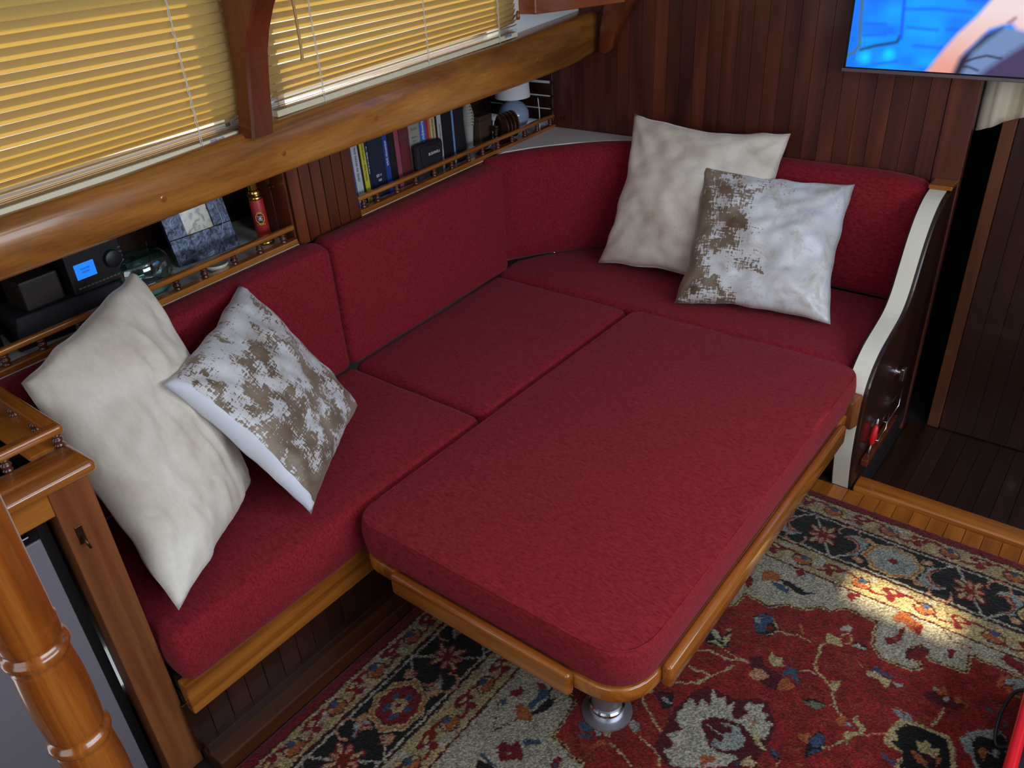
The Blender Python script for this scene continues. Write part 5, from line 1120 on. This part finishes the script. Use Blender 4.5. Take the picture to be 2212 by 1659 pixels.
def rug_mesh():
    xs = np.concatenate([np.arange(RX0, 2.44, 0.0032), np.linspace(2.44, 3.2, 30)]); ys = np.concatenate([np.linspace(-3.3, -2.42, 30)[:-1], np.arange(-2.42, RY1+1e-6, 0.0032)])
    X, Y = np.meshgrid(xs, ys); C_ = np.zeros(X.shape+(3,)); rng = np.random.default_rng(5)
    jx = (rng.random(X.shape)-0.5)*0.0045; jy = (rng.random(X.shape)-0.5)*0.0045     # ragged pile edges
    PX = X+jx+(vnoise(X*90, Y*90, 1)-0.5)*0.006; PY = Y+jy+(vnoise(X*90+7, Y*90, 2)-0.5)*0.006
    C_[:] = RUGC['g']*0.88+RUGC['b']*0.12
    def paint(mask, key, f=1.0): C_[mask] = (RUGC[key] if isinstance(key, str) else key)*f
    def sub(pts, pad):
        p = np.array(pts); x0, y0 = p.min(0)-pad; x1, y1 = p.max(0)+pad
        i0, i1 = np.searchsorted(xs, [x0, x1]); j0, j1 = np.searchsorted(ys, [y0, y1]); return slice(j0, j1), slice(i0, i1)
    def poly(pts, key):
        s = sub(pts, 0.012); 
        if C_[s].size == 0: return
        m = pip(PX[s], PY[s], pts); C_[s][m] = RUGC[key]
    def line(pts, key, w):
        s = sub(pts, 0.02)
        if C_[s].size == 0: return
        m = seg_dist(PX[s], PY[s], pts) < w/2; C_[s][m] = RUGC[key]
    # red field inside the pale spandrel
    far = [(1.22, -1.60), (1.24, -1.43), (1.36, -1.30), (1.52, -1.215), (1.547, -1.188), (1.553, -1.132), (1.626, -1.141), (1.666, -1.105), (1.712, -1.097), (1.749, -1.059), (1.782, -1.056), (1.804, -1.025), (1.894, -1.023), (1.909, -1.104), (1.943, -1.147), (2.013, -1.141), (2.034, -1.122), (2.026, -1.104), (1.996, -1.098), (1.998, -1.060), (2.017, -1.041), (2.036, -1.062), (2.052, -1.078), (2.132, -1.069), (2.128, -1.004), (2.257, -1.004), (2.40, -1.04), (2.55, -1.0), (3.3, -1.0)]
    left = [(1.52, -3.4), (1.60, -2.4), (1.50, -2.05), (1.486, -1.90), (1.466, -1.866), (1.43, -1.868), (1.403, -1.854), (1.365, -1.849), (1.36, -1.791), (1.355, -1.737), (1.308, -1.707), (1.247, -1.688), (1.22, -1.60)]
    fld = left[:-1]+far+[(3.3, -3.4)]
    m = pip(PX, PY, fld); mot = vnoise(X*26, Y*26, 11)*0.5+vnoise(X*60, Y*60, 12)*0.5
    C_[m] = (RUGC['r'][None, :]*(0.55+0.8*mot[m])[:, None]); hot = m & (vnoise(X*45, Y*45, 14)*0.6+rng.random(X.shape)*0.4 > 0.72); C_[hot] = RUGC['r']*0.5+RUGC['o']*0.35
    for b in (left, far): line(b, 'c', 0.012); line(b, 'm', 0.004)
    for k, key, pts, w in RUG:
        if k == 'p': poly(pts, key)
        else: line(pts, key, w)
    # borders: e = distance from the rug edge, a = running length
    eL = PX-RX0; eF = RY1-PY; left_side = eL < eF; E_ = np.minimum(eL, eF); A_ = np.where(left_side, PY, PX); bord = E_ < 0.400
    nz = vnoise(X*70, Y*70, 21); nz2 = vnoise(X*38, Y*38, 22)
    def band(e0, e1): return (E_ >= e0) & (E_ < e1)
    paint(band(-1, 0.036), 'd')
    for e0, e1 in ((0.036, 0.112), (0.302, 0.396)):
        bnd = band(e0, e1); C_[bnd] = RUGC['b']; paint(bnd & (nz2 > 0.62), 'c'); paint(bnd & (nz2 < 0.24), 'g')
        per = np.where(left_side, 0.1435, 0.176); ph = np.where(left_side, -1.82, 1.637)+(0.0 if e0 < 0.2 else np.where(left_side, -0.005, 0.0))
        t = ((A_-ph)/per) % 1.0; t = np.where(t > 0.5, t-1, t); ta = t*per; ec = (e0+e1)/2; ee = E_-ec
        # scrolling red stems and blossoms
        paint(bnd & (np.abs(ee-0.020*np.sin(2*pi*(A_-ph)/per*1.0)) < 0.0032+0.002*nz), 'd')
        tt = np.abs(np.abs(t)-0.5)*per
        paint(bnd & (((tt/0.030)**2+((ee+0.012)/0.014)**2) < 0.5+nz), 'd'); paint(bnd & (((tt/0.014)**2+((ee-0.016)/0.012)**2) < 0.4+0.8*nz), 'd')
        paint(bnd & (((tt/0.012)**2+((ee+0.012)/0.006)**2) < 1), 'c')
        paint(bnd & (((ta/0.030)**2+((ee-0.004)/0.024)**2) < 1) & (((ta/0.025)**2+((ee-0.004)/0.019)**2) > 1), 'm')
        paint(bnd & (((ta/0.024)**2+((ee-0.010)/0.012)**2) < 1), 'o'); paint(bnd & (((ta-0.002)/0.011)**2+((ee+0.008)/0.010)**2 < 1), 'u')
    for e in (0.038, 0.116, 0.298, 0.394): paint(np.abs(E_-e) < 0.0032, 'm')
    for e in (0.046, 0.304, 0.388): paint(np.abs(E_-e) < 0.0022, 'c')
    blk = band(0.118, 0.297); paint(blk, 'k')
    per = np.where(left_side, 0.385, 0.427); px_ = np.where(left_side, -1.815, 1.648)
    n_ = np.round((A_-px_)/per); ta = A_-px_-n_*per; ee = E_-0.208
    def M_(cond, key): paint(blk & cond, key)
    th = 0.0042
    M_(np.abs(E_-0.127) < 0.0034, 'g'); M_(np.abs(E_-0.288) < 0.0034, 'g')
    M_((np.abs(ta-0.62*ee) < th) & (np.abs(ee) < 0.083), 'g')                                   # diagonal stem through each cross flower
    for sg_ in (1, -1):
        M_((np.abs(ta-sg_*(0.060+0.9*(0.083-np.abs(ee)))) < th) & (np.abs(ee) > 0.045) & (np.sign(ee) == sg_), 'g')
    for ang in (0.55, -0.35, -1.15, 1.40):
        ca, sa = math.cos(ang), math.sin(ang); p, q = ta*ca+ee*sa, -ta*sa+ee*ca
        for s in (1, -1):
            k_ = 1.0 if ang in (0.55, -1.15) else 0.78; M_(((p-s*0.030*k_)/(0.028*k_))**2+(q/0.0115)**2 < 1, 'd'); M_(((p-s*0.034*k_)/(0.018*k_))**2+(q/0.0060)**2 < 1, 'n' if k_ < 1 else 'c')
    M_(ta**2+ee**2 < 0.008**2, 'd')
    for s in (1, -1):                                                                            # crescents either side
        cx_, cy_ = s*0.096, -s*0.006; p, q = ta-cx_, ee-cy_
        cre = ((p/0.040)**2+(q/0.050)**2 < 1) & (((p+s*0.020)/0.030)**2+((q-s*0.012)/0.031)**2 > 1)
        M_(cre, 'l'); M_(cre & (((p+s*0.012)/0.030)**2+((q-s*0.009)/0.036)**2 < 1), 'n'); M_(cre & (np.abs(((p+s*0.012)/0.030)**2+((q-s*0.009)/0.036)**2-1) < 0.16), 'd')
        M_((np.abs(np.hypot(p+s*0.03, q+s*0.05)-0.03) < th*0.8) & (q*s < -0.03), 'n')
    pm = px_+per/2; n_ = np.round((A_-pm)/per); tm = A_-pm-n_*per
    rad = np.hypot(tm/0.070, ee/0.058)*(1+0.06*np.sin(np.arctan2(ee, tm)*8)); M_(rad < 1.28, 'k'); M_((rad < 1.20), 'c'); M_((rad < 1.10), 'o'); M_((rad < 1.02), 'c')
    M_((rad < 0.92) & ~left_side, 'l'); M_((rad < 0.92) & left_side, 'd')
    M_((rad < 0.92) & ~left_side & (nz > 0.62), 'g'); M_((rad < 0.22) & ~left_side, 'd')
    M_((rad < 0.62) & left_side & (np.sin(np.arctan2(ee, tm)*5+0.7) > -0.1) & (rad > 0.33), 'u'); M_((rad < 0.33) & left_side, 'c'); M_((rad < 0.12) & left_side, 'd')
    for s in (1, -1):
        for s2 in (1, -1):
            p, q = tm-s*0.086, ee-s2*0.050
            M_((p/0.017)**2+(q/0.012)**2 < 1, 'n'); M_((p/0.008)**2+(q/0.006)**2 < 1, 'c')
            M_((np.abs(q+s2*0.02-0.5*s2*np.abs(tm)+s2*0.012) < 0.0035) & (np.abs(tm) < 0.08) & (np.abs(ee) > 0.062), 'g')
    C_ *= (0.22+0.82*rng.random(X.shape)**1.2)[..., None]; C_ *= (0.92+0.16*rng.random(X.shape+(3,)))
    Zs = 0.0085+(rng.random(X.shape)-0.5)*0.0024+(vnoise(X*30, Y*30, 41)-0.5)*0.0015
    dk = (C_.sum(-1) < 0.06); Zs = Zs-0.001*dk
    edge = np.minimum(np.minimum(X-RX0, RY1-Y), 0.01)/0.01; Zs = Zs*np.clip(edge, 0.12, 1)
    return grid_mesh(xs, ys, np.stack([X, Y, Zs], -1), np.clip(C_, 0, 1))
tag(link('area_rug', rug_mesh(), 'rug'), 'red Persian-pattern wool rug with black floral border on the saloon floor', 'rug')
